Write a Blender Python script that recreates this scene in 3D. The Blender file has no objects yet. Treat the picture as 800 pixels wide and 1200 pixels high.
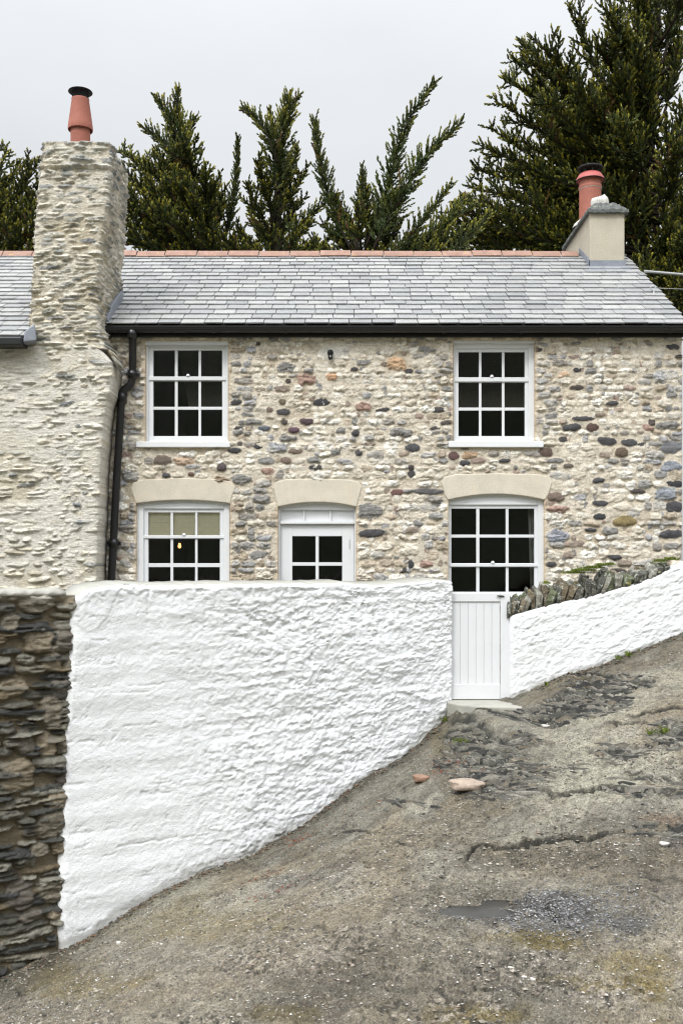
import bpy, math, random
import numpy as np
from mathutils import Vector
random.seed(7)
SC = bpy.context.scene
COL = SC.collection
R = math.radians
# ------------------------------------------------------------------ camera
cd = bpy.data.cameras.new('camera'); cam = bpy.data.objects.new('camera', cd); COL.objects.link(cam)
cam.location = (0, 0, 0); cam.rotation_euler = (R(90), 0, 0)
cd.sensor_fit = 'VERTICAL'; cd.sensor_height = 24; cd.sensor_width = 24; cd.lens = 24
cd.shift_y = 80 / 1200; cd.clip_start = .05; cd.clip_end = 2000
SC.camera = cam
# ------------------------------------------------------------------ sky, sun, exposure
SUN_EL, SUN_AZ = 50, 205          # azimuth clockwise from +Y (north): sun behind the camera, a little to its left
sd = Vector((math.sin(R(SUN_AZ)) * math.cos(R(SUN_EL)), math.cos(R(SUN_AZ)) * math.cos(R(SUN_EL)), math.sin(R(SUN_EL))))
w = bpy.data.worlds.new('World'); SC.world = w; w.use_nodes = True
nt = w.node_tree; nt.nodes.clear(); N = nt.nodes.new; L = nt.links.new
sky = N('ShaderNodeTexSky'); sky.sky_type = 'NISHITA'; sky.sun_disc = False
sky.sun_elevation = R(SUN_EL); sky.sun_rotation = R(SUN_AZ); sky.dust_density = 3; sky.air_density = 1.2
hs = N('ShaderNodeHueSaturation'); hs.inputs['Saturation'].default_value = .25; L(sky.outputs[0], hs.inputs['Color'])
tc = N('ShaderNodeTexCoord'); sep = N('ShaderNodeSeparateXYZ'); L(tc.outputs['Generated'], sep.inputs[0])
def wm(op, a, b, clamp=False):
    m = N('ShaderNodeMath'); m.operation = op; m.use_clamp = clamp
    for i, v in enumerate((a, b)):
        if v is None: continue
        if isinstance(v, (int, float)): m.inputs[i].default_value = v
        else: L(v, m.inputs[i])
    return m.outputs[0]
zz = wm('MAXIMUM', sep.outputs[2], 0.0)
cie = wm('ADD', wm('MULTIPLY', zz, .62), .475)
dt = N('ShaderNodeVectorMath'); dt.operation = 'DOT_PRODUCT'; L(tc.outputs['Generated'], dt.inputs[0]); dt.inputs[1].default_value = sd
glow = wm('ADD', wm('MULTIPLY', wm('POWER', wm('MAXIMUM', dt.outputs['Value'], 0.0), 1.6), 2.6), 1.0)
nz = N('ShaderNodeTexNoise'); nz.inputs['Scale'].default_value = 2.2; nz.inputs['Detail'].default_value = 4
mp = N('ShaderNodeMapping'); mp.inputs['Scale'].default_value = (1, 1, 2.5); L(tc.outputs['Generated'], mp.inputs[0]); L(mp.outputs[0], nz.inputs['Vector'])
cl = wm('ADD', wm('MULTIPLY', nz.outputs[0], .34), .83)
amp = wm('MULTIPLY', wm('MULTIPLY', cie, glow), wm('MULTIPLY', cl, 10.9))
vm = N('ShaderNodeVectorMath'); vm.operation = 'SCALE'; vm.inputs[0].default_value = (.935, .965, 1.0); L(amp, vm.inputs['Scale'])
mix = N('ShaderNodeMixRGB'); mix.inputs[0].default_value = .92; L(hs.outputs[0], mix.inputs[1]); L(vm.outputs[0], mix.inputs[2])
bg = N('ShaderNodeBackground'); bg.inputs['Strength'].default_value = .1; L(mix.outputs[0], bg.inputs[0])
wo = N('ShaderNodeOutputWorld'); L(bg.outputs[0], wo.inputs[0])
ld = bpy.data.lights.new('sun', 'SUN'); ld.energy = 1.5; ld.angle = R(10); ld.color = (1, .97, .92)
so = bpy.data.objects.new('sun', ld); COL.objects.link(so); so.rotation_euler = (-sd).to_track_quat('-Z', 'Y').to_euler()
SC.view_settings.view_transform = 'Standard'; SC.view_settings.look = 'None'
SC.view_settings.exposure = 0.2; SC.view_settings.gamma = 1
SC.cycles.use_denoising = True; SC.cycles.filter_width = 1.2; SC.cycles.max_bounces = 8; SC.cycles.transparent_max_bounces = 12
# ------------------------------------------------------------------ helpers
def P(px, py, Y): return ((px - 400) / 1200 * Y, Y, (680 - py) / 1200 * Y)
def X_(px, Y): return (px - 400) / 1200 * Y
def Z_(py, Y): return (680 - py) / 1200 * Y
def hsh(i, j, s):
    h = (i.astype(np.int64) * 374761393 + j.astype(np.int64) * 668265263 + s * 974634777) & 0xffffffff
    h = ((h ^ (h >> 13)) * 1274126177) & 0xffffffff
    return ((h ^ (h >> 16)) & 0xffff) / 65535.0
def vn(x, y, s=0):
    xi = np.floor(x); yi = np.floor(y); fx = x - xi; fy = y - yi
    fx = fx * fx * (3 - 2 * fx); fy = fy * fy * (3 - 2 * fy)
    a = hsh(xi, yi, s); b = hsh(xi + 1, yi, s); c = hsh(xi, yi + 1, s); d = hsh(xi + 1, yi + 1, s)
    return (a * (1 - fx) + b * fx) * (1 - fy) + (c * (1 - fx) + d * fx) * fy
def fbm(x, y, o=4, s=0, g=.5):
    r = 0; a = 1; t = 0
    for k in range(o):
        r = r + a * vn(x * 2 ** k + 17.3 * k, y * 2 ** k + 5.1 * k, s + k); t += a; a *= g
    return r / t            # 0..1
def ridge(x, y, o=4, s=0):
    r = 0; a = 1; t = 0
    for k in range(o):
        r = r + a * (1 - np.abs(2 * vn(x * 2 ** k + 3.3 * k, y * 2 ** k + 9.1 * k, s + k) - 1)); t += a; a *= .5
    return r / t
def ss(a, b, x):
    t = np.clip((x - a) / (b - a), 0, 1); return t * t * (3 - 2 * t)
def srgb(*c): return tuple(((v / 255) / 12.92 if v <= 10 else ((v / 255 + .055) / 1.055) ** 2.4) for v in c)
def tag(o, label=None, cat=None, group=None, kind=None):
    if label: o['label'] = label
    if cat: o['category'] = cat
    if group: o['group'] = group
    if kind: o['kind'] = kind
    return o
def empty(name, loc, label, cat, group=None):
    o = bpy.data.objects.new(name, None); COL.objects.link(o); o.location = loc; o.empty_display_size = .2
    return tag(o, label, cat, group)
def link(name, me, mat, parent=None, smooth=False):
    o = bpy.data.objects.new(name, me); COL.objects.link(o)
    if mat: me.materials.append(mat)
    if parent:
        o.parent = parent
        wmx = Vector((0, 0, 0)); p = parent
        while p: wmx += p.location; p = p.parent
        o.location = -wmx
    me.polygons.foreach_set('use_smooth', np.full(len(me.polygons), smooth)); me.update()
    return o
def fast_mesh(name, V, Q, col=None):
    """V (n,3), Q list of (m,k) int arrays of one size k"""
    me = bpy.data.meshes.new(name); V = np.asarray(V, np.float32)
    me.vertices.add(len(V)); me.vertices.foreach_set('co', V.ravel())
    Q = np.asarray(Q, np.int32); m, k = Q.shape
    me.loops.add(m * k); me.loops.foreach_set('vertex_index', Q.ravel())
    me.polygons.add(m); me.polygons.foreach_set('loop_start', np.arange(0, m * k, k, dtype=np.int32))
    try: me.polygons.foreach_set('loop_total', np.full(m, k, np.int32))
    except Exception: pass
    if col is not None:
        a = me.color_attributes.new('Col', 'FLOAT_COLOR', 'POINT')
        c = np.ones((len(V), 4), np.float32); c[:, :col.shape[1]] = col; a.data.foreach_set('color', c.ravel())
    me.update(calc_edges=True); me.validate()
    return me
def grid_mesh(name, F, B, keep, col, mat, parent=None, back=True):
    """F,B (nv,nu,3) front/back points, keep (nv-1,nu-1) mask. Closed slab with openings."""
    nv, nu = F.shape[:2]; idx = np.arange(nv * nu).reshape(nv, nu)
    a, b, c, d = idx[:-1, :-1], idx[:-1, 1:], idx[1:, 1:], idx[1:, :-1]
    q = np.stack([a, b, c, d], -1)
    fr = q[keep]; n = nv * nu
    quads = [fr]
    if back: quads.append(fr[:, ::-1] + n)
    # boundary edges
    K = np.zeros((nv + 1, nu + 1), bool); K[1:-1, 1:-1] = keep
    # horizontal edges (iv, iu)-(iv, iu+1): below face K[iv,iu+1], above K[iv+1,iu+1]
    up = K[1:, 1:-1]; dn = K[:-1, 1:-1]
    e = (up & ~dn); s0, s1 = idx[:, :-1][e], idx[:, 1:][e]; quads.append(np.stack([s1, s0, s0 + n, s1 + n], -1))
    e = (dn & ~up); s0, s1 = idx[:, :-1][e], idx[:, 1:][e]; quads.append(np.stack([s0, s1, s1 + n, s0 + n], -1))
    rt = K[1:-1, 1:]; lf = K[1:-1, :-1]
    e = (rt & ~lf); s0, s1 = idx[:-1, :][e], idx[1:, :][e]; quads.append(np.stack([s0, s1, s1 + n, s0 + n], -1))
    e = (lf & ~rt); s0, s1 = idx[:-1, :][e], idx[1:, :][e]; quads.append(np.stack([s1, s0, s0 + n, s1 + n], -1))
    Q = np.concatenate(quads)
    V = np.concatenate([F.reshape(-1, 3), B.reshape(-1, 3)]); C = np.concatenate([col.reshape(-1, 3)] * 2)
    used = np.zeros(2 * n, bool); used[Q.ravel()] = True; rm = np.cumsum(used) - 1
    return link(name, fast_mesh(name, V[used], rm[Q], C[used]), mat, parent, True)

class MB:
    def __init__(s): s.v = []; s.f = []; s.c = []
    def add(s, vs, fs, col=None):
        o = len(s.v); s.v += [tuple(v) for v in vs]; s.f += [tuple(i + o for i in f) for f in fs]
        if col is not None: s.c += [col] * len(vs)
    def box(s, x0, x1, y0, y1, z0, z1, col=None):
        s.add([(x0, y0, z0), (x1, y0, z0), (x1, y1, z0), (x0, y1, z0), (x0, y0, z1), (x1, y0, z1), (x1, y1, z1), (x0, y1, z1)],
              [(0, 3, 2, 1), (4, 5, 6, 7), (0, 1, 5, 4), (1, 2, 6, 5), (2, 3, 7, 6), (3, 0, 4, 7)], col)
    def hexa(s, vs, col=None):
        s.add(vs, [(0, 3, 2, 1), (4, 5, 6, 7), (0, 1, 5, 4), (1, 2, 6, 5), (2, 3, 7, 6), (3, 0, 4, 7)], col)
    def prism(s, poly, y0, y1, col=None):     # poly in XZ
        n = len(poly)
        s.add([(x, y0, z) for x, z in poly] + [(x, y1, z) for x, z in poly],
              [tuple(range(n)), tuple(range(2 * n - 1, n - 1, -1))] + [(i, i + n, (i + 1) % n + n, (i + 1) % n) for i in range(n)], col)
    def prismx(s, poly, x0, x1, col=None):    # poly in YZ
        n = len(poly)
        s.add([(x0, y, z) for y, z in poly] + [(x1, y, z) for y, z in poly],
              [tuple(range(n)), tuple(range(2 * n - 1, n - 1, -1))] + [(i, i + n, (i + 1) % n + n, (i + 1) % n) for i in range(n)], col)
    def tube(s, pts, rad, n=12, cap=True):
        pts = [Vector(p) for p in pts]; rs = rad if isinstance(rad, (list, tuple)) else [rad] * len(pts)
        rings = []; up = Vector((0.12, 0.98, .15))
        for i, p in enumerate(pts):
            t = (pts[min(i + 1, len(pts) - 1)] - pts[max(i - 1, 0)]).normalized()
            a = t.cross(up); a = a.normalized() if a.length > 1e-3 else Vector((1, 0, 0)); b = t.cross(a).normalized()
            rings.append([p + a * math.cos(2 * math.pi * k / n) * rs[i] + b * math.sin(2 * math.pi * k / n) * rs[i] for k in range(n)])
        vs = [v for r in rings for v in r]; fs = []
        for i in range(len(pts) - 1):
            for k in range(n):
                fs.append((i * n + k, i * n + (k + 1) % n, (i + 1) * n + (k + 1) % n, (i + 1) * n + k))
        if cap: fs += [tuple(range(n - 1, -1, -1)), tuple(range((len(pts) - 1) * n, len(pts) * n))]
        s.add(vs, fs)
    def lathe(s, prof, c, n=32, tilt=(0, 0)):   # prof [(r,z)], around c
        vs = []; fs = []
        for r, z in prof:
            for k in range(n):
                a = 2 * math.pi * k / n
                vs.append((c[0] + r * math.cos(a) + tilt[0] * z, c[1] + r * math.sin(a) + tilt[1] * z, c[2] + z))
        for i in range(len(prof) - 1):
            for k in range(n): fs.append((i * n + k, i * n + (k + 1) % n, (i + 1) * n + (k + 1) % n, (i + 1) * n + k))
        s.add(vs, fs)
    def build(s, name, mat, parent=None, smooth=False, bevel=0, seg=2):
        me = bpy.data.meshes.new(name); me.from_pydata(s.v, [], s.f)
        if s.c:
            a = me.color_attributes.new('Col', 'FLOAT_COLOR', 'POINT')
            a.data.foreach_set('color', np.array([tuple(c) + (1,) for c in s.c], np.float32).ravel())
        import bmesh
        b = bmesh.new(); b.from_mesh(me)
        if name != 'pane': bmesh.ops.recalc_face_normals(b, faces=b.faces)
        b.to_mesh(me); b.free()
        o = link(name, me, mat, parent, smooth)
        if bevel:
            m = o.modifiers.new('Bevel', 'BEVEL'); m.width = bevel; m.segments = seg; m.limit_method = 'ANGLE'; m.angle_limit = R(35)
        if smooth:
            m = o.modifiers.new('WN', 'WEIGHTED_NORMAL') if False else None
        return o
def rock(c, dims, rot, seed, n=8, amp=.10):
    r = random.Random(seed); vs = []; ph = [(r.uniform(2, 5), r.uniform(0, 6), r.uniform(2, 5)) for _ in range(4)]
    ca, sa = math.cos(rot), math.sin(rot)
    rings = n; seg_ = n + 2
    for i in range(rings + 1):
        t = math.pi * i / rings
        for k in range(seg_):
            a = 2 * math.pi * k / seg_; x, y, z = math.sin(t) * math.cos(a), math.sin(t) * math.sin(a), math.cos(t)
            f = 1 + amp * sum(math.sin(p[0] * x + p[1]) * math.cos(p[2] * z + p[1] + y * 2) for p in ph) + r.uniform(-.03, .03)
            g = [math.copysign(abs(v) ** .62, v) * f for v in (x, y, z)]
            X, Y, Z = g[0] * dims[0], g[1] * dims[1], g[2] * dims[2]; vs.append((c[0] + X * ca + Z * sa, c[1] + Y, c[2] - X * sa + Z * ca))
    fs = [(i * seg_ + k, (i + 1) * seg_ + k, (i + 1) * seg_ + (k + 1) % seg_, i * seg_ + (k + 1) % seg_) for i in range(rings) for k in range(seg_)]
    return vs, fs
# ------------------------------------------------------------------ materials
def material(name, color=None, rough=.8, spec=.3, var=.15, vscale=8, var2=.0, v2scale=60, bumps=((120, .002),), stretch=(1, 1, 1), metallic=0, tint=None, rvar=0, wet=False):
    m = bpy.data.materials.new(name); m.use_nodes = True; t = m.node_tree; t.nodes.clear(); N = t.nodes.new; L = t.links.new
    out = N('ShaderNodeOutputMaterial'); p = N('ShaderNodeBsdfPrincipled'); L(p.outputs[0], out.inputs[0])
    tc = N('ShaderNodeTexCoord'); mp = N('ShaderNodeMapping'); L(tc.outputs['Object'], mp.inputs[0]); mp.inputs['Scale'].default_value = stretch
    def noise(sc, det=4, ro=.6):
        n = N('ShaderNodeTexNoise'); n.inputs['Scale'].default_value = sc; n.inputs['Detail'].default_value = det; n.inputs['Roughness'].default_value = ro
        L(mp.outputs[0], n.inputs['Vector']); return n.outputs[0]
    if color is None:
        a = N('ShaderNodeAttribute'); a.attribute_name = 'Col'; c = a.outputs['Color']; wetA = a.outputs['Alpha']
    else:
        a = N('ShaderNodeRGB'); a.outputs[0].default_value = tuple(color) + (1,); c = a.outputs[0]
    def mul(c, fac, amount):
        mr = N('ShaderNodeMapRange'); mr.inputs['From Min'].default_value = .25; mr.inputs['From Max'].default_value = .75
        mr.inputs['To Min'].default_value = 1 - amount; mr.inputs['To Max'].default_value = 1 + amount; L(fac, mr.inputs[0])
        v = N('ShaderNodeVectorMath'); v.operation = 'SCALE'; L(c, v.inputs[0]); L(mr.outputs[0], v.inputs['Scale']); return v.outputs[0]
    if tint:       # (color, scale, lo, hi, amount) patches of another colour: stains, lichen
        for (tcol, tsc, lo, hi, am) in tint:
            mr = N('ShaderNodeMapRange'); mr.inputs['From Min'].default_value = lo; mr.inputs['From Max'].default_value = hi; mr.inputs['To Max'].default_value = am
            L(noise(tsc, 5, .65), mr.inputs[0]); mx = N('ShaderNodeMixRGB'); L(mr.outputs[0], mx.inputs[0]); L(c, mx.inputs[1]); mx.inputs[2].default_value = tuple(tcol) + (1,); c = mx.outputs[0]
    if var: c = mul(c, noise(vscale), var)
    if var2: c = mul(c, noise(v2scale, 3), var2)
    L(c, p.inputs['Base Color'])
    p.inputs['Specular IOR Level'].default_value = spec; p.inputs['Metallic'].default_value = metallic
    if rvar:
        mr = N('ShaderNodeMapRange'); mr.inputs['From Min'].default_value = .3; mr.inputs['From Max'].default_value = .7
        mr.inputs['To Min'].default_value = rough - rvar; mr.inputs['To Max'].default_value = rough + rvar; L(noise(vscale * .7), mr.inputs[0])
        if wet:
            q = N('ShaderNodeMath'); q.operation = 'MULTIPLY'; L(mr.outputs[0], q.inputs[0]); L(wetA, q.inputs[1]); L(q.outputs[0], p.inputs['Roughness'])
        else: L(mr.outputs[0], p.inputs['Roughness'])
    else: p.inputs['Roughness'].default_value = rough
    prev = None
    for sc, dist in bumps:
        b = N('ShaderNodeBump'); b.inputs['Strength'].default_value = 1; b.inputs['Distance'].default_value = dist; L(noise(sc, 5, .65), b.inputs['Height'])
        if prev: L(prev, b.inputs['Normal'])
        prev = b.outputs[0]
    if prev: L(prev, p.inputs['Normal'])
    return m
M_stone = material('rubble stone', None, .88, .25, .14, 22, .28, 75, ((38, .014), (110, .008)))
M_slatewall = material('slate rubble', None, .85, .25, .12, 9, .28, 45, ((16, .016), (60, .009)), (1, 1, 3))
M_white = material('whitewash', (.84, .845, .85), .75, .3, .015, 3, .02, 60, ((35, .004), (150, .0015)), tint=[((.62, .62, .60), 1.6, .58, .75, .35), ((.55, .55, .52), 22, .66, .74, .35)])
M_paint = material('white gloss paint', (.66, .67, .685), .36, .45, .03, 4, 0, 60, ((60, .0006),), tint=[((.50, .50, .47), 5, .62, .80, .35)])
M_sill = material('white sill paint', (.68, .69, .70), .5, .4, .03, 12, 0, 60, ((90, .0006),))
M_slate = material('roof slate', None, .45, .5, .10, 5, .26, 40, ((40, .002), (160, .001)), rvar=.1, tint=[((.42, .42, .40), 14, .58, .74, .35), ((.12, .125, .13), 5, .62, .74, .25)])
M_terra = material('terracotta ridge', (.29, .175, .135), .75, .3, .2, 9, .15, 50, ((70, .002),), tint=[((.5, .33, .06), 14, .62, .68, .8), ((.5, .38, .32), 6, .55, .75, .4)])
M_pot = material('terracotta pot', (.33, .115, .08), .65, .35, .15, 7, .1, 50, ((80, .001),), tint=[((.12, .05, .04), 9, .62, .75, .5)])
M_pinkcowl = material('painted cowl', (.42, .10, .09), .5, .4, .1, 20)
M_black = material('black plastic', (.012, .012, .013), .3, .5, .1, 6, 0, 60, ((50, .0004),))
M_metal = material('black metal', (.012, .012, .013), .7, .3, .1, 20)
M_lead = material('lead flashing', (.20, .215, .25), .5, .5, .2, 9, .1, 50, ((25, .003),))
M_render = material('cement render', (.44, .40, .32), .9, .2, .10, 5, .10, 60, ((40, .002), (220, .0015)), tint=[((.40, .43, .30), 4, .55, .75, .5)])
M_lintel = material('cement lintel', (.57, .52, .43), .9, .2, .10, 8, .2, 110, ((60, .002), (240, .002)), tint=[((.50, .36, .22), 4, .58, .75, .4)])
M_concrete = material('concrete slab', (.36, .35, .31), .8, .3, .12, 6, .12, 90, ((60, .003), (250, .002)))
M_capslate = material('weathered slate cap', (.10, .105, .10), .85, .3, .35, 18, .3, 60, ((22, .012), (90, .004)), tint=[((.30, .31, .25), 16, .55, .68, .6)])
M_mortarw = material('white mortar', (.50, .49, .46), .9, .2, .08, 20, 0, 60, ((60, .004),))
M_inner = material('dimmed plaster', (.07, .065, .06), .9, .1, .05, 3)  # pale plaster darkened in colour so the rooms look unlit
M_cloth = material('cream cloth', (.86, .80, .60), .95, .1, .05, 20)
M_net = material('grey curtain', (.45, .45, .43), .95, .1, .1, 10)
M_bark = material('bark', (.035, .028, .02), .95, .1, .3, 10, .2, 50, ((25, .01),), (1, 1, .3))
M_leaf = material('cypress leaf', None, .6, .3, .35, .9, .3, 5, ())
M_rock = material('pink quartz', (.34, .27, .215), .7, .3, .2, 12, .2, 50, ((30, .008),))
M_brownrock = material('rusty stone', (.26, .16, .11), .7, .3, .2, 12, .2, 50, ((30, .005),))
M_whitepeb = material('white quartz', (.5, .48, .44), .7, .3, .1, 20, 0, 50, ((40, .004),))
M_gravel = material('gravel', None, .7, .35, .1, 30, .1, 100, ((120, .001),))
M_dead = material('dead leaves', (.17, .055, .03), .8, .2, .4, 20, 0, 50, ())
M_grass = material('moss and grass', (.10, .13, .025), .9, .1, .3, 12, .2, 60, ())
M_cable = material('cable', (.32, .33, .33), .5, .4, .1, 10)
M_steel = material('galvanised steel', (.45, .46, .46), .4, .5, .1, 10, metallic=.6)
M_brass = material('latch', (.10, .09, .08), .35, .5, .1, 30, metallic=.6)
def glassmat():
    m = bpy.data.materials.new('window glass'); m.use_nodes = True; t = m.node_tree; t.nodes.clear(); N = t.nodes.new; L = t.links.new
    out = N('ShaderNodeOutputMaterial'); mx = N('ShaderNodeMixShader'); fr = N('ShaderNodeFresnel'); fr.inputs['IOR'].default_value = 1.5
    tr = N('ShaderNodeBsdfTransparent'); tr.inputs[0].default_value = (.96, .97, .965, 1); gl = N('ShaderNodeBsdfGlossy'); gl.inputs['Roughness'].default_value = .02
    n = N('ShaderNodeTexNoise'); n.inputs['Scale'].default_value = 3; b = N('ShaderNodeBump'); b.inputs['Distance'].default_value = .01; L(n.outputs[0], b.inputs['Height']); L(b.outputs[0], gl.inputs['Normal'])
    L(fr.outputs[0], mx.inputs[0]); L(tr.outputs[0], mx.inputs[1]); L(gl.outputs[0], mx.inputs[2]); L(mx.outputs[0], out.inputs[0]); return m
M_glass = glassmat()
def emit(name, c, s):
    m = bpy.data.materials.new(name); m.use_nodes = True; t = m.node_tree; t.nodes.clear()
    e = t.nodes.new('ShaderNodeEmission'); e.inputs[0].default_value = tuple(c) + (1,); e.inputs[1].default_value = s
    o = t.nodes.new('ShaderNodeOutputMaterial'); t.links.new(e.outputs[0], o.inputs[0]); return m
# ------------------------------------------------------------------ ground shape
def wallY(X):
    return np.where(X < 1.1, 10.4 + (X - 1.1) * .6557, 10.4)
basepx = [(0, 1148), (67, 1114), (112, 1090), (148, 1065), (193, 1038), (234, 1018), (270, 1006), (300, 996), (356, 966), (419, 919), (469, 888), (500, 860), (527, 836)]
bx, bz = [], []
for px, py in basepx:
    a = (px - 400) / 1200; X = a * 9.679 / (1 - .6557 * a); Y = 9.679 + .6557 * X; bx.append(X); bz.append(Z_(py, Y))
bx = [-9.0, -5.0] + bx; bz = [-4.3, -3.75] + bz
for px, py in [(597, 817), (624, 806), (650, 794), (691, 781), (744, 762), (800, 743)]:
    bx.append(X_(px, 10.4)); bz.append(Z_(py, 10.4))
bx += [6, 9, 30]; bz += [.15, .55, 1.2]
bx = np.array(bx); bz = np.array(bz)
def zb(X): return np.interp(X, bx, bz)
YARD = -1.29
def gbase(X, Y):
    X = np.asarray(X, float); Y = np.asarray(Y, float)
    wy = wallY(X); t = wy - Y
    # a little smoothing of the base line away from the wall
    k = ss(0, 1.5, t)
    zs = zb(X) * (1 - k) + k * (zb(X - .5) + zb(X - .25) + zb(X) + zb(X + .25) + zb(X + .5)) / 5
    k2 = ss(.8, 5, t) * (1 - ss(0, 4, np.abs(X) - 5)); zs = zs * (1 - k2) + (-1.92 + .15 * (X - .3)) * k2
    z = zs - np.where(t > 0, t * (.05 + .035 * ss(-1, 2, X)), 0)
    wk = ss(.08, .22, -t) * (1 - ss(3.95, 4.5, X))
    z = z * (1 - wk) + YARD * wk
    far = ss(14, 40, np.hypot(X, Y - 6)); z = z * (1 - far) + (-1.6) * far
    return z + 34 * ss(-9, -62, Y)  # unseen hill added behind the camera to darken the window reflections
def onground(px, py):
    Y = np.linspace(3.4, 10.6, 1500); X = (px - 400) / 1200 * Y; z = gbase(X, Y); r = (680 - py) / 1200 * Y
    i = np.argmax((r - z)[::-1] >= 0) ; i = len(Y) - 1 - i
    k = np.where((r[:-1] > z[:-1]) & (r[1:] <= z[1:]))[0]
    i = k[0] if len(k) else i
    return float(X[i]), float(Y[i])
# world positions of features
def blob(X, Y, px, py, rx, ry, soft=.5, wob=.35, s=3):
    """world-fixed patch: an ellipse with semi-axes that measure rx, ry pixels on the photograph"""
    cx, cy = onground(px, py); e = .02
    def pj(x, y): return 400 + 1200 * x / y, 680 - 1200 * float(gbase(x, y)) / y
    p0, p1, p2 = pj(cx, cy), pj(cx + e, cy), pj(cx, cy + e); dX, dY = X - cx, Y - cy
    u = ((p1[0] - p0[0]) * dX + (p2[0] - p0[0]) * dY) / e; v = ((p1[1] - p0[1]) * dX + (p2[1] - p0[1]) * dY) / e
    d = np.hypot(u / rx, v / ry) + wob * ((fbm(X * 4, Y * 4, 4, s) - .5) * 2 + (fbm(X * 14, Y * 14, 3, s + 1) - .5))
    return 1 - ss(1 - soft, 1, d)
def dens(lo, a, b, hi, dn, far):
    mid = np.arange(a, b, dn); l = a - np.geomspace(dn, a - lo, far); r = mid[-1] + np.geomspace(dn, hi - mid[-1], far)
    return np.concatenate([l[::-1], mid, r])
gx = dens(-400, -2.8, 3.8, 400, .0085, 60); gy = dens(-400, 3.9, 10.7, 500, .0085, 60)
GX, GY = np.meshgrid(gx, gy)
GZ = gbase(GX, GY)
inn = (1 - ss(11, 14, np.hypot(GX, GY - 6)))
fine = ss(-.35, 0.1, wallY(GX) - GY) * inn
n1 = fbm(GX * 1.1, GY * 1.1, 4, 11) - .5; n2 = fbm(GX * 9, GY * 9, 4, 12) - .5; n3 = fbm(GX * 45, GY * 45, 3, 13) - .5
rough_lo = blob(GX, GY, 350, 1190, 420, 150, .6) + blob(GX, GY, 680, 1180, 220, 110, .6); rough_lo = np.clip(rough_lo, 0, 1)
GZ = GZ + fine * (n1 * .08 + n2 * (.030 + .025 * rough_lo) + n3 * (.012 + .026 * rough_lo) - .02 * ss(.60, .72, fbm(GX * 22, GY * 22, 3, 14)))
# puddle basin
pcx, pcy = onground(566, 1069); pz = float(gbase(pcx, pcy)) - .006
pm = blob(GX, GY, 564, 1070, 66, 17, .6, .3, 5); pm2 = blob(GX, GY, 584, 1052, 34, 10, .6, .3, 6)
pmm = np.clip(np.maximum(pm, pm2 * .9), 0, 1); kk = ss(.0, .5, pmm)
GZ = GZ * (1 - kk) + (pz - .004 + n2 * .012 + n3 * .006 - .016 * ss(.5, .9, pmm) + .018 * (1 - ss(.3, .6, pmm))) * kk
# slate outcrops: thin upturned layers
outc = [(585, 915, 58, 26), (575, 890, 62, 20), (545, 862, 30, 26), (690, 815, 52, 22), (655, 832, 60, 9), (740, 800, 30, 8), (722, 881, 30, 12), (790, 862, 26, 22), (600, 868, 30, 9), (770, 975, 40, 7), (765, 912, 50, 5), (700, 795, 42, 7), (612, 842, 50, 5)]
oc = np.zeros_like(GX)
for i, (a, b, rx, ry) in enumerate(outc): oc = np.maximum(oc, blob(GX, GY, a, b, rx, ry, .45, .45, 30 + i))
wc_ = (GY + 1.62 * GX) / 1.9 + .10 * (fbm(GX * 2.2, GY * 2.2, 3, 41) - .5) + .03 * (fbm(GX * 9, GY * 9, 3, 46) - .5); wa_ = (GX - 1.5 * GY) / 1.8
lay = ridge(wa_ * 2.2, wc_ * 22, 3, 43); lay2 = np.floor(fbm(wa_ * 1.6, wc_ * 14, 3, 44) * 11) / 11
GZ += fine * oc * ((lay2 - .5) * .09 - ss(.5, .68, lay) * .02)
lam = ss(.2, .9, fbm(GX * .8, GY * .8, 3, 47)); hair = ss(.90, .955, ridge(wa_ * 1.3, wc_ * 5, 3, 49)) * ss(.50, .62, fbm(GX * 1.1, GY * 1.1, 3, 50)) * (1 - oc); GZ -= fine * hair * .02
GZ += fine * (1 - oc) * lam * (ridge(wa_ * 1.6, wc_ * 12, 4, 45) - .6) * .022
# the ground is made up level with the concrete step
stp = blob(GX, GY, 592, 842, 92, 17, .6, .25, 48); GZ = GZ * (1 - stp) + (-1.250 - .10 * np.clip(9.85 - GY, 0, 2) + n2 * .03 + n3 * .01) * stp
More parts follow.
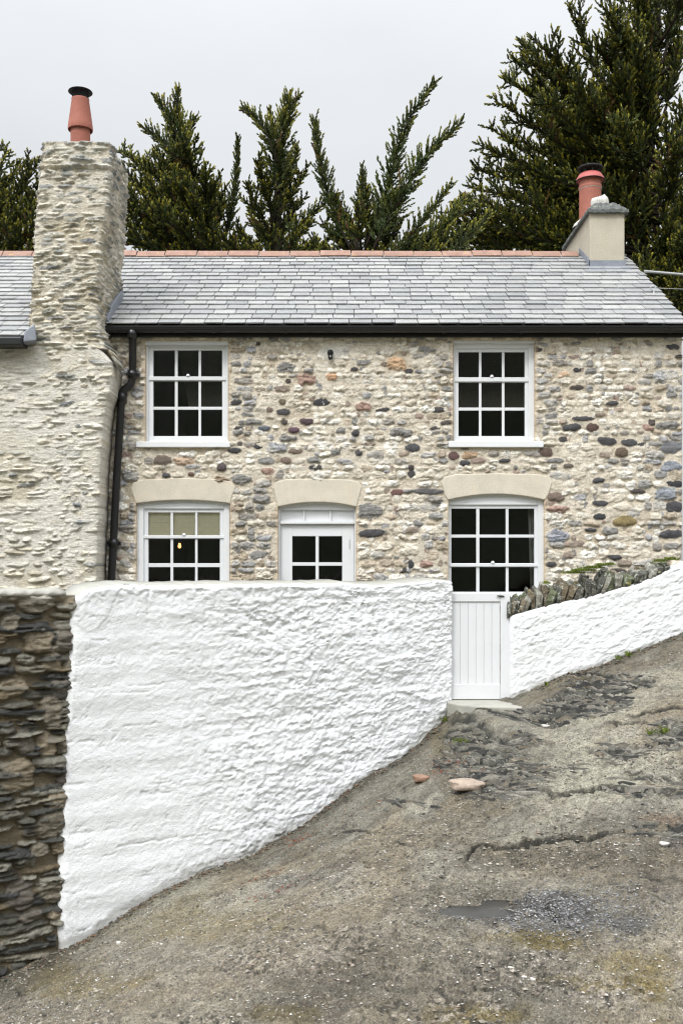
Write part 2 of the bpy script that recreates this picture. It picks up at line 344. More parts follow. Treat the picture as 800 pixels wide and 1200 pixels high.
# cracks: ledges, the shade at their foot painted into the ground colour
def distline(X, Y, pts):
    best = np.full(X.shape, 9.); side = np.zeros(X.shape)
    for (x0, y0), (x1, y1) in zip(pts[:-1], pts[1:]):
        dx, dy = x1 - x0, y1 - y0; l2 = dx * dx + dy * dy
        t = np.clip(((X - x0) * dx + (Y - y0) * dy) / l2, 0, 1); ex = X - x0 - t * dx; ey = Y - y0 - t * dy; d = np.hypot(ex, ey)
        s = np.sign(dx * (Y - y0) - dy * (X - x0)); u = d < best; best = np.where(u, d, best); side = np.where(u, s, side)
    return best, side
cracks = [([(538, 1008), (552, 998), (566, 988), (585, 987), (605, 989), (628, 985), (650, 984), (690, 981), (728, 977)], .050, .030),
          ([(632, 932), (645, 936), (662, 936), (684, 926), (705, 924), (722, 927), (745, 926), (765, 931), (802, 930)], .055, .030),
          ([(776, 929), (782, 934), (812, 933)], .07, .05),
          ([(540, 838), (580, 842), (610, 839), (645, 838), (672, 833)], .03, .022),
          ([(725, 838), (745, 842), (765, 836), (790, 830), (815, 828)], .04, .025),
          ([(655, 803), (670, 803), (684, 797), (688, 795)], .03, .018),
          ([(735, 879), (765, 878)], .05, .03), ([(536, 977), (548, 971), (560, 970)], .02, .015),
          ([(742, 973), (762, 977), (790, 972)], .04, .03), ([(392, 973), (420, 975), (445, 974)], .02, .015),
          ([(300, 1027), (330, 1026)], .02, .02), ([(448, 992), (470, 988), (490, 992)], .02, .018),
          ([(640, 795), (700, 790), (735, 795)], .03, .02), ([(700, 845), (730, 850), (760, 848)], .03, .02)]
wobx = .14 * (fbm(GX * 7, GY * 7, 4, 51) - .5) ; woby = .18 * (fbm(GX * 7, GY * 7, 4, 52) - .5)
crackm = np.zeros_like(GX)
box_ = (GY > 3.9) & (GY < 10.8) & (GX > -3) & (GX < 4.1)
for pts, depth, wd in cracks:
    wp = [onground(*p) for p in pts]; d, s = distline(GX + wobx, GY + woby, wp)
    wd2 = wd * (.45 + 1.1 * vn(GX * 9, GY * 9, 77)); wd2 = wd2 * .34; g = np.exp(-(d / wd2) ** 2)
    up = np.where(s > 0, np.exp(-d / .16), 0) * np.clip(d / .008, 0, 1)
    xs = [p[0] for p in wp]; e = ss(min(xs) - .05, min(xs) + .15, GX) * (1 - ss(max(xs) - .15, max(xs) + .05, GX)) if max(xs) < 3.4 else ss(min(xs) - .05, min(xs) + .15, GX)
    GZ += fine * box_ * e * (up * depth * .40 - g * depth * 1.3)
    crackm = np.maximum(crackm, np.exp(-(d / (.013 + wd2 * .8)) ** 4) * e)
# colour of the ground
def lerp(c, m, k): return c * (1 - m[..., None]) + np.array(k) * m[..., None]
gc = np.empty(GX.shape + (3,)); gc[:] = (.235, .222, .185)
gc = lerp(gc, ss(.40, .62, fbm(GX * 1.3, GY * 1.3, 5, 61)), (.195, .168, .125))
gc = lerp(gc, ss(.5, .7, fbm(GX * 3, GY * 3, 5, 62)) * .7, (.28, .27, .235))
low = 1 - ss(6.0, 8.4, GY + .2 * GX)
gc = lerp(gc, low * .6, (.165, .145, .115))
gc = lerp(gc, low * ss(.45, .6, fbm(GX * 6, GY * 6, 5, 66)) * .6, (.23, .205, .175))
gc = lerp(gc, ss(.56, .66, fbm(GX * 11, GY * 11, 4, 67)) * .45, (.10, .09, .075))
gc = lerp(gc, oc * .65, (.17, .165, .14))
gc = lerp(gc, oc * ss(.54, .64, lay) * .95, (.028, .030, .027))
gc = lerp(gc, oc * ss(.52, .62, lay2) * (1 - ss(.54, .64, lay)) * .7, (.30, .285, .25))
for (a, b, rx, ry, k, s) in [(655, 1066, 78, 24, .9, 71), (735, 1083, 42, 14, .75, 72), (555, 1075, 70, 16, .6, 73), (345, 1030, 60, 12, .45, 74), (790, 985, 30, 12, .6, 75), (640, 1090, 50, 10, .6, 76)]:
    gc = lerp(gc, blob(GX, GY, a, b, rx, ry, .6, .5, s) * k, (.085, .082, .085))
for (a, b, rx, ry, k, s) in [(635, 1105, 70, 12, .8, 81), (770, 1150, 40, 55, .8, 82), (560, 1190, 70, 22, .75, 83), (690, 1150, 80, 12, .6, 84), (515, 870, 16, 30, .5, 85), (240, 1080, 130, 30, .45, 86), (740, 1130, 50, 20, .6, 87), (90, 1150, 90, 26, .5, 88), (330, 1190, 60, 14, .5, 89)]:
    gc = lerp(gc, blob(GX, GY, a, b, rx, ry, .7, .6, s) * k, (.140, .108, .036))
gc = lerp(gc, blob(GX, GY, 785, 962, 45, 9, .6, .4, 91) * .7, (.25, .18, .13))
gc = lerp(gc, blob(GX, GY, 665, 797, 40, 13, .6, .4, 92) * .6, (.21, .16, .09))
gc = lerp(gc, blob(GX, GY, 700, 905, 95, 34, .5, .35, 94) * .55 * (1 - oc), (.26, .25, .205))
gc = lerp(gc, blob(GX, GY, 590, 975, 130, 24, .6, .4, 97) * .4 * (1 - oc), (.29, .275, .23))
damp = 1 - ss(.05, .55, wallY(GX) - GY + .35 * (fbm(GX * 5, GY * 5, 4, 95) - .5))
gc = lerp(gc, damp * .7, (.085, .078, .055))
gc = lerp(gc, np.clip(crackm, 0, 1) * .9, (.02, .02, .016))  # undercut shade of the ledges painted dark along each crack
clump = ss(.46, .60, fbm(GX * 2.1, GY * 2.1, 4, 98)); pits = ss(.54, .62, fbm(GX * 26, GY * 26, 4, 99)) * np.clip(clump * (.35 + rough_lo) + .25 * oc, 0, 1)
gc = lerp(gc, pits * .8, (.05, .045, .036)); gc = lerp(gc, ss(.60, .68, fbm(GX * 34, GY * 34, 3, 100)) * clump * rough_lo * .7, (.36, .32, .28))
gc = lerp(gc, hair * .8, (.035, .033, .028))
gc = gc * (.40 + .70 * fbm(GX * 24, GY * 24, 4, 96) + .50 * fbm(GX * 58, GY * 58, 2, 196))[..., None] * np.array((1.22, 1.20, 1.12)) * (.74 + .46 * ss(.36, .62, fbm(GX * .9 + 3, GY * .9, 4, 197)))[..., None]
gc = lerp(gc, ss(-4, -10, GY), (.07, .085, .035))  # dark green for the added hill behind the camera
wetm = np.clip(blob(GX, GY, 556, 1058, 130, 40, .7, .5, 121) + blob(GX, GY, 640, 1005, 150, 18, .7, .5, 122) + blob(GX, GY, 740, 970, 90, 20, .6, .5, 124) * .6 + blob(GX, GY, 400, 1010, 140, 20, .7, .5, 123) * .6, 0, 1)
gc *= (1 - .32 * wetm)[..., None]; gc = np.concatenate([gc, (1 - .70 * wetm)[..., None]], -1)
def groundmat():
    m = material('wet rock and concrete', None, .55, .4, .16, 6, .75, 85, ((24, .020), (80, .017), (200, .010)), rvar=.12, wet=True,
                 tint=[((.46, .44, .39), 52, .63, .68, .6)])
    return m
M_ground = groundmat()
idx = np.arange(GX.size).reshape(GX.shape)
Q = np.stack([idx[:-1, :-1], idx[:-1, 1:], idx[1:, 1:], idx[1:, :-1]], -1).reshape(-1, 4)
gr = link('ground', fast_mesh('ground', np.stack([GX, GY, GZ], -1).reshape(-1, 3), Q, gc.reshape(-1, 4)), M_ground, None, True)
tag(gr, kind='structure')
def gz(X, Y):       # height of the finished surface
    i = np.clip(np.searchsorted(gy, Y), 0, len(gy) - 1); j = np.clip(np.searchsorted(gx, X), 0, len(gx) - 1); return float(GZ[i, j])
# puddle water
cell = (pmm > .35)[:-1, :-1] & (GZ[:-1, :-1] < pz + .012)
pq = np.stack([idx[:-1, :-1], idx[:-1, 1:], idx[1:, 1:], idx[1:, :-1]], -1)[cell]; uq, inv = np.unique(pq, return_inverse=True)
pv = np.stack([GX.ravel()[uq], GY.ravel()[uq], np.full(len(uq), pz)], -1)
M_water = bpy.data.materials.new('puddle water'); M_water.use_nodes = True; t_ = M_water.node_tree; t_.nodes.clear()
o_ = t_.nodes.new('ShaderNodeOutputMaterial'); x_ = t_.nodes.new('ShaderNodeMixShader'); f_ = t_.nodes.new('ShaderNodeFresnel'); f_.inputs[0].default_value = 2.1
r_ = t_.nodes.new('ShaderNodeBsdfTransparent'); r_.inputs[0].default_value = (.75, .74, .70, 1); g_ = t_.nodes.new('ShaderNodeBsdfGlossy'); g_.inputs['Roughness'].default_value = .35
t_.links.new(f_.outputs[0], x_.inputs[0]); t_.links.new(r_.outputs[0], x_.inputs[1]); t_.links.new(g_.outputs[0], x_.inputs[2]); t_.links.new(x_.outputs[0], o_.inputs[0])
tag(link('puddle', fast_mesh('puddle', pv, inv.reshape(-1, 4)), M_water), kind='structure')
# concrete threshold in front of the gate
m = MB(); x0, x1 = 1.08, 2.05
fe = [(1.06, 10.28), (1.14, 10.10), (1.28, 9.98), (1.5, 9.93), (1.75, 9.87), (1.92, 9.93), (2.02, 10.08), (2.10, 10.30), (2.12, 10.38), (1.72, 10.40), (1.72, 10.7), (1.08, 10.7)]
nf = len(fe); m.add([(x, y, -1.5) for x, y in fe] + [(x, y, -1.222 - .012 * (10.4 - y)) for x, y in fe], [tuple(range(nf)), tuple(range(nf, 2 * nf))] + [(i, (i + 1) % nf, nf + (i + 1) % nf, nf + i) for i in range(nf)])
th = m.build('path', M_concrete, None, False, .012, 3); tag(th, kind='structure')
# ------------------------------------------------------------------ rubble walls
def stones_field(U, V, stones, fields, col, H, lip=.0):
    """U,V 1-D axes; each stone (u,v,a,b,ang,n,h,(r,g,b),rough,power)"""
    w1, w2, fl, fine_ = fields
    for (u, v, a, b, an, n, h, c, ro, pw) in stones:
        r = max(a, b) * 1.25
        j0, j1 = np.searchsorted(U, (u - r, u + r)); i0, i1 = np.searchsorted(V, (v - r, v + r))
        if j1 - j0 < 2 or i1 - i0 < 2: continue
        sl = (slice(i0, i1), slice(j0, j1)); x = U[None, j0:j1] - u; y = V[i0:i1, None] - v
        ca, sa = math.cos(an), math.sin(an); X = x * ca + y * sa; Y = -x * sa + y * ca
        X = X + (w1[sl] - .5) * a * (.35 + .4 * min(ro, 1)); Y = Y + (w2[sl] - .5) * b * (.5 + .7 * min(ro, 1))
        d = ((np.abs(X) / a) ** n + (np.abs(Y) / b) ** n) ** (1 / n)
        pr = np.sqrt(np.clip(1 - d ** pw, 0, 1))
        if lip: pr = pr * (1 - lip + lip * np.clip(.55 - .6 * Y / b, 0, 1.2))
        q = abs(math.sin(u * 91.7 + v * 53.1)); q2 = math.sin(u * 37.7 - v * 71.3)
        hh = h * pr * (1 + ro * 2.0 * (fl[sl] - .62) + .28 * (q - .5) * X / a + .25 * q2 * Y / b) + np.where(d < 1, ro * .020 * (fine_[sl] - .5) - ro * .012 * (fl[sl] > .84), 0)
        cur = H[sl]; up = (hh > cur) & (d < 1); H[sl] = np.where(up, hh, cur)
        k = (1 - ss(.9, 1.02, d)) * (hh >= cur - .002)
        cv = np.array(c)[None, None] * (.78 + .44 * fine_[sl])[..., None]
        if ro > .5:  # flaky faces show streaks of mortar and darker cleavage
            cv = cv * (1.22 - .42 * ss(.55, .9, fl[sl]))[..., None]
        col[sl] = col[sl] * (1 - k[..., None]) + cv * k[..., None]
def courses(u0, u1, v0, v1, hmin, hmax, wmin, wmax, pick, skip=lambda u, v, a, b: False, drop=0., gap=.10, slope=0, rnd=None):
    rnd = rnd or random; out = []; v = v0
    while v < v1:
        hh = rnd.uniform(hmin, hmax); u = u0 - rnd.uniform(0, wmax)
        while u < u1:
            ww = rnd.uniform(wmin, wmax) * (.6 + .4 * hh / hmax); k = pick(u, v)
            a, b = ww / 2 * (1 - gap * rnd.uniform(.3, 1)), hh / 2 * rnd.uniform(.72, 1.02)
            cu, cv = u + ww / 2, v + hh / 2 + rnd.uniform(-.12, .12) * hh + slope * u
            if rnd.random() > drop and not skip(cu, cv, a, b): out.append((cu, cv, a, b) + k)
            u += ww
        v += hh * .97
    return out
def axis(bps, d):
    bps = sorted(bps); out = []
    for a, b in zip(bps[:-1], bps[1:]):
        n = max(1, int(round((b - a) / d))); out += list(np.linspace(a, b, n, endpoint=False))
    return np.array(out + [bps[-1]])
Y0 = 11.5
# openings measured off the photograph on the facade plane
OP = {'w1': (170.5, 268, 400, 524), 'w2': (160, 269.5, 586, 760), 'dr': (325.7, 417, 588, 815), 'w3': (530.5, 626, 399.5, 524), 'w4': (525, 637, 579, 712)}
OPW = {k: (X_(a, Y0), X_(b, Y0), Z_(d, Y0), Z_(c, Y0)) for k, (a, b, c, d) in OP.items()}
XL, XR, ZB, ZT = -2.75, 3.81, -1.5, 2.80
cottage = empty('stone_cottage', (.6, Y0, YARD), 'cream rubble stone cottage with slate roof, white sash windows and a white half glazed door', 'cottage')
D = .0095
U = axis([XL, XR] + [v for o in OPW.values() for v in o[:2]], D); V = axis([ZB, ZT] + [v for o in OPW.values() for v in o[2:]], D)
UU, VV = np.meshgrid(U, V)
w1f = fbm(UU * 16, VV * 22, 3, 1); w2f = fbm(UU * 18, VV * 18, 3, 2); flf = ridge((UU + .05 * w2f) * 11, (VV + .03 * w1f) * 38, 4, 3); ff = fbm(UU * 42, VV * 52, 3, 4)
H = .012 * (fbm(UU * 5, VV * 6, 4, 5) - .3) + .018 * (ff - .5); H0 = H.copy()
mort = np.empty(UU.shape + (3,)); mort[:] = srgb(200, 190, 173)
mort = lerp(mort, ss(.45, .7, fbm(UU * 2, VV * 2, 4, 6)) * .6, srgb(188, 173, 150)); mort = lerp(mort, ss(.5, .75, fbm(UU * 4, VV * 4, 4, 7)) * .5, srgb(210, 202, 188))
cream = [srgb(218, 212, 200), srgb(206, 198, 183), srgb(228, 224, 215), srgb(194, 185, 170), srgb(212, 208, 200)]
greys = [srgb(150, 147, 143), srgb(134, 132, 129), srgb(168, 165, 160), srgb(142, 137, 130), srgb(154, 154, 156)]
darks = [srgb(76, 74, 73), srgb(64, 64, 66), srgb(88, 83, 79), srgb(80, 74, 71)]
browns = [srgb(158, 144, 130), srgb(142, 130, 118), srgb(172, 158, 140), srgb(150, 132, 122), srgb(164, 152, 134)]
rf = random.Random(3)
def pick_f(u, v):
    z = v; q = rf.random(); an = rf.uniform(-.15, .15)
    side = u > 3.35 or (z < 1.15 and (abs(u - OPW['dr'][0]) < .3 and u < OPW['dr'][0] or abs(u - OPW['w2'][1]) < .28 or abs(u - OPW['w4'][0]) < .35 and u < OPW['w4'][0] or abs(u - OPW['w2'][0]) < .3)) or (z > 1.4 and (abs(u - OPW['w1'][1]) < .22 or abs(u - OPW['w3'][0]) < .25 or abs(u - OPW['w3'][1]) < .22 or u < OPW['w1'][0]))
    if side and q < .72: return (an * .5, rf.uniform(3, 5), rf.uniform(.022, .042), rf.choice(greys + browns[-1:] + cream[:2] + darks[2:3] * (q < .12)), rf.uniform(.6, 1), 5)
    if q < .80: return (an * 1.8, rf.uniform(1.9, 3.2), rf.uniform(.016, .036), rf.choice(cream), rf.uniform(.8, 1.3), 2.6)
    if q < .90: return (an, rf.uniform(2.2, 3.4), rf.uniform(.022, .042), rf.choice(greys), rf.uniform(.4, .9), 3)
    if q < .96: return (an, rf.uniform(2.1, 3), rf.uniform(.020, .036), rf.choice(browns), rf.uniform(.3, .8), 3)
    return (an, rf.uniform(2, 2.4), rf.uniform(.016, .03), rf.choice(darks), .2, 2.2)
hand = []
dk, gy_, rb, br, ol, lg, wt, og = srgb(76, 75, 77), srgb(128, 126, 122), srgb(152, 128, 116), srgb(118, 104, 94), srgb(132, 118, 84), srgb(165, 165, 166), srgb(214, 206, 190), srgb(196, 158, 126)
for t in [(470, 507, 27, 11, gy_), (483, 525, 18, 10, dk), (332, 483, 16, 9, dk), (359, 494, 18, 9, srgb(88, 74, 78)), (346, 529, 18, 7, br), (335, 540, 15, 9, br), (426, 477, 20, 11, rb), (358, 445, 23, 12, rb), (388, 442, 14, 8, og), (465, 426, 23, 17, srgb(190, 160, 130)), (435, 625, 32, 10, dk), (433, 599, 33, 17, gy_), (335, 431, 21, 11, gy_), (501, 576, 39, 8, srgb(98, 96, 96)), (465, 577, 18, 9, srgb(108, 84, 80)), (314, 552, 15, 9, rb), (282, 562, 22, 11, gy_), (480, 643, 22, 14, wt), (499, 661, 17, 9, rb), (531, 535, 14, 10, srgb(96, 76, 74)), (416, 508, 10, 9, dk), (290, 486, 17, 6, gy_), (309, 502, 16, 7, srgb(100, 104, 112)), (344, 504, 13, 9, srgb(94, 76, 84)), (337, 514, 22, 7, gy_), (399, 505, 12, 7, gy_), (393, 530, 12, 9, gy_), (420, 531, 9, 9, dk), (275, 528, 16, 7, dk), (415, 433, 10, 6, dk), (426, 425, 17, 7, gy_), (316, 481, 9, 7, br), (331, 471, 9, 8, srgb(110, 100, 84)),
          (660, 439, 15, 7, og), (682, 491, 25, 6, dk), (669, 501, 25, 9, dk), (693, 501, 15, 10, srgb(92, 76, 70)), (710, 517, 25, 11, dk), (737, 519, 20, 9, dk), (727, 530, 16, 12, srgb(104, 90, 78)), (700, 563, 15, 7, dk), (702, 590, 19, 8, dk), (731, 611, 28, 13, ol), (714, 622, 19, 10, gy_), (691, 621, 17, 5, dk), (652, 597, 25, 9, rb), (720, 653, 17, 7, dk), (652, 628, 28, 15, srgb(140, 142, 150)), (779, 579, 30, 17, srgb(140, 144, 150)), (789, 594, 26, 13, dk), (785, 626, 28, 11, dk), (785, 547, 26, 12, srgb(128, 132, 140)), (785, 524, 30, 15, srgb(112, 112, 114)), (781, 498, 26, 10, gy_), (779, 440, 31, 13, lg), (787, 407, 17, 7, dk), (544, 543, 13, 8, dk), (549, 533, 19, 10, srgb(164, 138, 112)), (591, 540, 14, 6, dk), (639, 530, 17, 12, srgb(100, 86, 78)), (716, 473, 15, 6, dk), (759, 502, 15, 9, rb), (771, 418, 14, 8, lg), (665, 546, 13, 6, srgb(100, 92, 84)), (650, 582, 22, 12, br),
          (191, 539, 23, 13, srgb(112, 102, 92)), (216, 541, 23, 11, srgb(180, 158, 138)), (239, 539, 21, 10, wt), (260, 548, 12, 10, srgb(88, 80, 80)), (195, 557, 11, 6, dk), (224, 556, 9, 6, srgb(96, 76, 66)), (260, 562, 18, 7, srgb(140, 124, 106)), (176, 556, 16, 8, wt), (208, 557, 14, 6, wt), (236, 558, 14, 7, wt)]:
    px, py, pw, ph, c = t; k = Y0 / 1200; dark = sum(c) < .6
    hand.append((X_(px, Y0), Z_(py, Y0), pw * k / 2, ph * k / 2, rf.uniform(-.1, .1), 2.2 if dark else 2.7, .034, c, .15 if dark else .8, 2.3 if dark else 3.2))
LINT = [((154, 275, 563), (159.5, 270, 590, 586)), ((321, 423, 563), (325, 418, 594, 588.5)), ((518, 646, 557), (524.5, 638, 586, 579))]
def skip_f(u, v, a, b):
    px, py = 400 + u / Y0 * 1200, 680 - v / Y0 * 1200
    for (x0, x1, yt), (_, _, yb, _) in LINT:
        if x0 - a * 60 < px < x1 + a * 60 and yt - 1 - b * 70 < py < yb + b * 40: return True
    for (x0, x1, y0, y1) in OP.values():
        if x0 < px < x1 and y0 < py < y1: return True
    if abs(px - 387) < 8 and abs(py - 415) < 11: return True
    for h in hand:
        if abs(u - h[0]) < (a + h[2]) * .8 and abs(v - h[1]) < (b + h[3]) * .75: return True
    return False
st = courses(XL, XR, ZB, 1.55, .065, .115, .09, .27, pick_f, skip_f, .04, .14, rnd=rf) + courses(XL, XR, 1.5, ZT, .05, .095, .08, .22, pick_f, skip_f, .07, .16, rnd=rf)
small = courses(XL, XR, ZB, ZT, .05, .09, .05, .12, lambda u, v: (rf.uniform(-.3, .3), 2.2, rf.uniform(.012, .02), rf.choice(cream * 2 + browns + greys), .8, 2.4), lambda u, v, a, b: rf.random() < .55 or skip_f(u, v, a, b), rnd=rf)
stones_field(U, V, small + st + hand, (w1f, w2f, flf, ff), mort, H, lip=.25)
# patches where lime mortar was smeared over the stones, mostly under the eaves
sm = ss(.44, .64, fbm(UU * 4.5, VV * 6.5, 4, 8) + .12 * ss(1.4, 2.7, VV))
hm = H.copy(); H = H * (1 - .5 * sm) + .012 * sm; mort = lerp(mort, sm * .62 * ss(.25, .5, mort.mean(-1)), srgb(206, 196, 179))
wp = blob_ = np.exp(-(((UU - X_(389, Y0)) / .13) ** 2 + ((VV - Z_(414, Y0)) / .085) ** 2) ** 2); mort = lerp(mort, wp * .8, srgb(225, 222, 216)); H = H * (1 - wp) + .012 * wp
for k, (a, b, c, d) in OPW.items():      # pointing runs up tight to every opening
    e = np.maximum(np.maximum(a - UU, UU - b), np.maximum(c - VV, VV - d)); f = np.clip(1 - e / .035, 0, 1)
    H = H * (1 - .6 * f) + .012 * .6 * f; mort = lerp(mort, f * .65, srgb(205, 184, 155))
F = np.stack([UU, Y0 - .004 - np.maximum(H, -.008), VV], -1); B = np.stack([UU, np.full_like(UU, Y0 + .42), VV], -1)
uc = (U[:-1] + U[1:]) / 2; vc = (V[:-1] + V[1:]) / 2; UC, VC = np.meshgrid(uc, vc); keep = np.ones(UC.shape, bool)
for (a, b, c, d) in OPW.values(): keep &= ~((UC > a) & (UC < b) & (VC > c) & (VC < d))
grid_mesh('wall', F, B, keep, mort, M_stone, cottage)
# gable, back and floors of the cottage
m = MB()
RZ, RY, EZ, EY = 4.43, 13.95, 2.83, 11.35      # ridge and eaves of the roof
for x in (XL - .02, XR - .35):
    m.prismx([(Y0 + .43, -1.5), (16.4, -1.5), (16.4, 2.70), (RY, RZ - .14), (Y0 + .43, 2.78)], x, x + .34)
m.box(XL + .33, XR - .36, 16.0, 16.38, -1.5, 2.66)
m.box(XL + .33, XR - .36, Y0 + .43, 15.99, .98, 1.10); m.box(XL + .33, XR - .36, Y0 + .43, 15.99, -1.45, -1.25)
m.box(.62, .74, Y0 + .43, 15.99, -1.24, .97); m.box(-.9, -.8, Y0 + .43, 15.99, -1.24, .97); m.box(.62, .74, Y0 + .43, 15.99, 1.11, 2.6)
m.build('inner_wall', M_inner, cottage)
# lintels
for (x0, x1, yt), (a0, a1, ys, yc) in LINT:
    m = MB(); Yl = Y0 - .026; poly = []
    for k in range(13):
        t = k / 12; poly.append((X_(a0 + (a1 - a0) * t, Yl), Z_(ys + (yc - ys) * (1 - (2 * t - 1) ** 2), Yl)))
    poly += [(X_(x1 - 4, Yl), Z_(ys - 6, Yl)), (X_(x1 + 1, Yl), Z_(yt + 8, Yl)), (X_(x1 - 3, Yl), Z_(yt + 1.5, Yl))]
    for k in range(1, 8): t = 1 - k / 8; poly.append((X_(x0 + (x1 - x0) * t, Yl), Z_(yt - 2.5 * math.sin(math.pi * t) + rf.uniform(-.5, .5), Yl)))
    poly += [(X_(x0 + 2, Yl), Z_(yt + 2, Yl)), (X_(x0 - 1, Yl), Z_(yt + 9, Yl)), (X_(x0 + 3, Yl), Z_(ys - 6, Yl))]
    m.prism(poly, Yl, Y0 + .2); m.build('lintel', M_lintel, cottage, False, .012, 3)
# ------------------------------------------------------------------ windows
def bars(m, cols, rows, Y, y0, y1, o, thin=.0):
    """frame bars between glass columns/rows; o = outer px rectangle"""
    x0, x1, t0, t1 = o
    xs = [x0] + [v for c in cols for v in c] + [x1]; ys = [t0] + [v for c in rows for v in c] + [t1]
    m.box(X_(x0, Y), X_(cols[0][0], Y), y0, y1, Z_(t1, Y), Z_(t0, Y)); m.box(X_(cols[-1][1], Y), X_(x1, Y), y0, y1, Z_(t1, Y), Z_(t0, Y))
    a, b = X_(cols[0][0], Y), X_(cols[-1][1], Y)
    m.box(a, b, y0 + .001, y1 - .001, Z_(rows[0][0], Y), Z_(t0, Y)); m.box(a, b, y0 + .001, y1 - .001, Z_(t1, Y), Z_(rows[-1][1], Y))
def muntins(m, cols, rows, Y, y0, y1):
    a, b = X_(cols[0][0], Y), X_(cols[-1][1], Y)
    for c, d in zip(cols[:-1], cols[1:]): m.box(X_(c[1], Y), X_(d[0], Y), y0, y1, Z_(rows[-1][1], Y), Z_(rows[0][0], Y))
    for c, d in zip(rows[:-1], rows[1:]): m.box(a, b, y0 + .002, y1 - .002, Z_(d[0], Y), Z_(c[1], Y))
def window(parent, frame_o, cols, rows, sill=None, head=None, sash_gap=2, meet=0, arch=None, label=None, leftw=None):
    Yf = Y0 + .035; x0, x1, t0, t1 = frame_o
    m = MB(); sx0 = cols[0][0] - (5.5 if leftw is None else leftw); sx1 = cols[-1][1] + 4.5; st_ = rows[0][0] - 4.5; sb = rows[-1][1] + 5.5
    # box frame
    m.box(X_(x0, Yf), X_(sx0, Yf), Yf, Yf + .14, Z_(t1, Yf), Z_(t0, Yf)); m.box(X_(sx1, Yf), X_(x1, Yf), Yf, Yf + .14, Z_(t1, Yf), Z_(t0, Yf))
    m.box(X_(sx0, Yf), X_(sx1, Yf), Yf + .001, Yf + .139, Z_(st_, Yf), Z_(t0, Yf)); m.box(X_(sx0, Yf), X_(sx1, Yf), Yf + .001, Yf + .139, Z_(t1, Yf), Z_(sb, Yf))
    if head: m.box(X_(head[0], Yf), X_(head[1], Yf), Yf - .045, Yf - .002, Z_(head[3], Yf), Z_(head[2], Yf))
    fr = m.build('window', M_paint, parent, False, .004)
    if label: fr['label'] = label
    Ys = Yf + .022; m = MB(); bars(m, cols, rows, Ys, Ys, Ys + .045, (sx0 - .6, sx1 + .6, st_ - .6, sb + .6))
    r0 = rows[meet]; r1 = rows[meet + 1]; m.box(X_(sx0 - .6, Ys), X_(sx1 + .6, Ys), Ys - .014, Ys - .003, Z_(r1[0] - .6, Ys), Z_(r0[1] + .4, Ys))
    m.build('sash', M_paint, fr, False, .003)
    m = MB(); muntins(m, cols, rows, Ys, Ys + .004, Ys + .036); m.build('glazing_bar', M_paint, fr, False, .003)
    m = MB()
    for c in cols:
        for r in rows:
            g = .0015; a, b, c0, d0 = X_(c[0], Ys) - g, X_(c[1], Ys) + g, Z_(r[1], Ys) - g, Z_(r[0], Ys) + g; t = rf.uniform(-.002, .002); t2 = rf.uniform(-.0015, .0015)
            y = Ys + .022; m.add([(a, y + t, c0), (b, y - t, c0), (b, y - t + t2, d0), (a, y + t + t2, d0)], [(0, 1, 2, 3)])
    m.build('pane', M_glass, fr)
    if sill:
        m = MB(); Yq = Y0 - .06; m.prismx([(Yq, Z_(sill[3], Yq)), (Yq, Z_(sill[2], Yq) - .004), (Yf + .03, Z_(sill[2], Yq) + .012), (Yf + .03, Z_(sill[3], Yq))], X_(sill[0], Yq), X_(sill[1], Yq))
        m.build('sill', M_sill, fr, False, .006)
    # sash fastener on the meeting rail
    m = MB(); xc = (cols[1][0] + cols[1][1]) / 2; xw = X_(xc, Ys); zc = Z_(r0[1] + .2, Ys)
    m.lathe([(0, .028), (.012, .026), (.02, .014), (.022, 0)], (xw, Ys - .006, zc), 12); m.build('sash_catch', M_paint, fr, True)
    return fr
W1c = [(179.8, 204.9), (208.3, 232.6), (235.6, 260.4)]
window(cottage, (171, 267.5, 400.5, 518), W1c, [(410.5, 441), (446.5, 476.6), (480, 511)], (159.5, 269.5, 517, 524), (170, 268, 398.5, 405), label='upper sash window beside the downpipe')
window(cottage, (160, 269, 585, 702), [(174, 199.8), (203, 228.6), (231.5, 257.7)], [(600.5, 627.4), (631.5, 660), (664.6, 692)], (156, 273, 702, 709), meet=0, label='lower sash window with cream blind and a lit lamp inside')
window(cottage, (531, 625.5, 399, 517), [(536.9, 560.9), (563.8, 587.8), (590.8, 614.5)], [(412.6, 442), (448, 477.5), (481, 511)], (525.5, 636.5, 516.5, 524), (530, 626, 397.5, 403), label='upper sash window near the right chimney', leftw=4.5)
window(cottage, (524, 637, 579, 702), [(528.5, 557.8), (561.5, 592.3), (595.6, 625.6)], [(596, 626.5), (630, 660), (664.6, 693.5)], (522, 640, 703, 711), meet=1, label='lower sash window behind the low white gate', leftw=3)
# arched fillets over the lower windows and door
for (a, b, ys, yc, yt) in [(161, 268.5, 592, 587, 596), (525.5, 636, 588, 580.5, 591)]:
    pass
# door
Yd = Y0 + .05
m = MB(); m.box(X_(325.8, Yd), X_(328.6, Yd), Yd, Yd + .1, -1.27, Z_(588, Yd)); m.box(X_(415, Yd), X_(417, Yd), Yd, Yd + .1, -1.27, Z_(588, Yd))
m.box(X_(328.6, Yd), X_(415, Yd), Yd + .001, Yd + .1, Z_(597.5, Yd), Z_(587, Yd)); m.box(X_(328.6, Yd), X_(415, Yd), Yd - .012, Yd + .1, Z_(614, Yd), Z_(610.5, Yd))
df = m.build('door', M_paint, cottage, False, .004)
m = MB(); m.box(X_(328.6, Yd), X_(415, Yd), Yd + .045, Yd + .08, Z_(610.5, Yd), Z_(597.5, Yd))
for x in (355, 386): m.box(X_(x, Yd), X_(x + 2, Yd), Yd + .02, Yd + .044, Z_(610.5, Yd), Z_(597.5, Yd))
m.build('transom_panel', M_lintel if False else M_sill, df, False, .003)
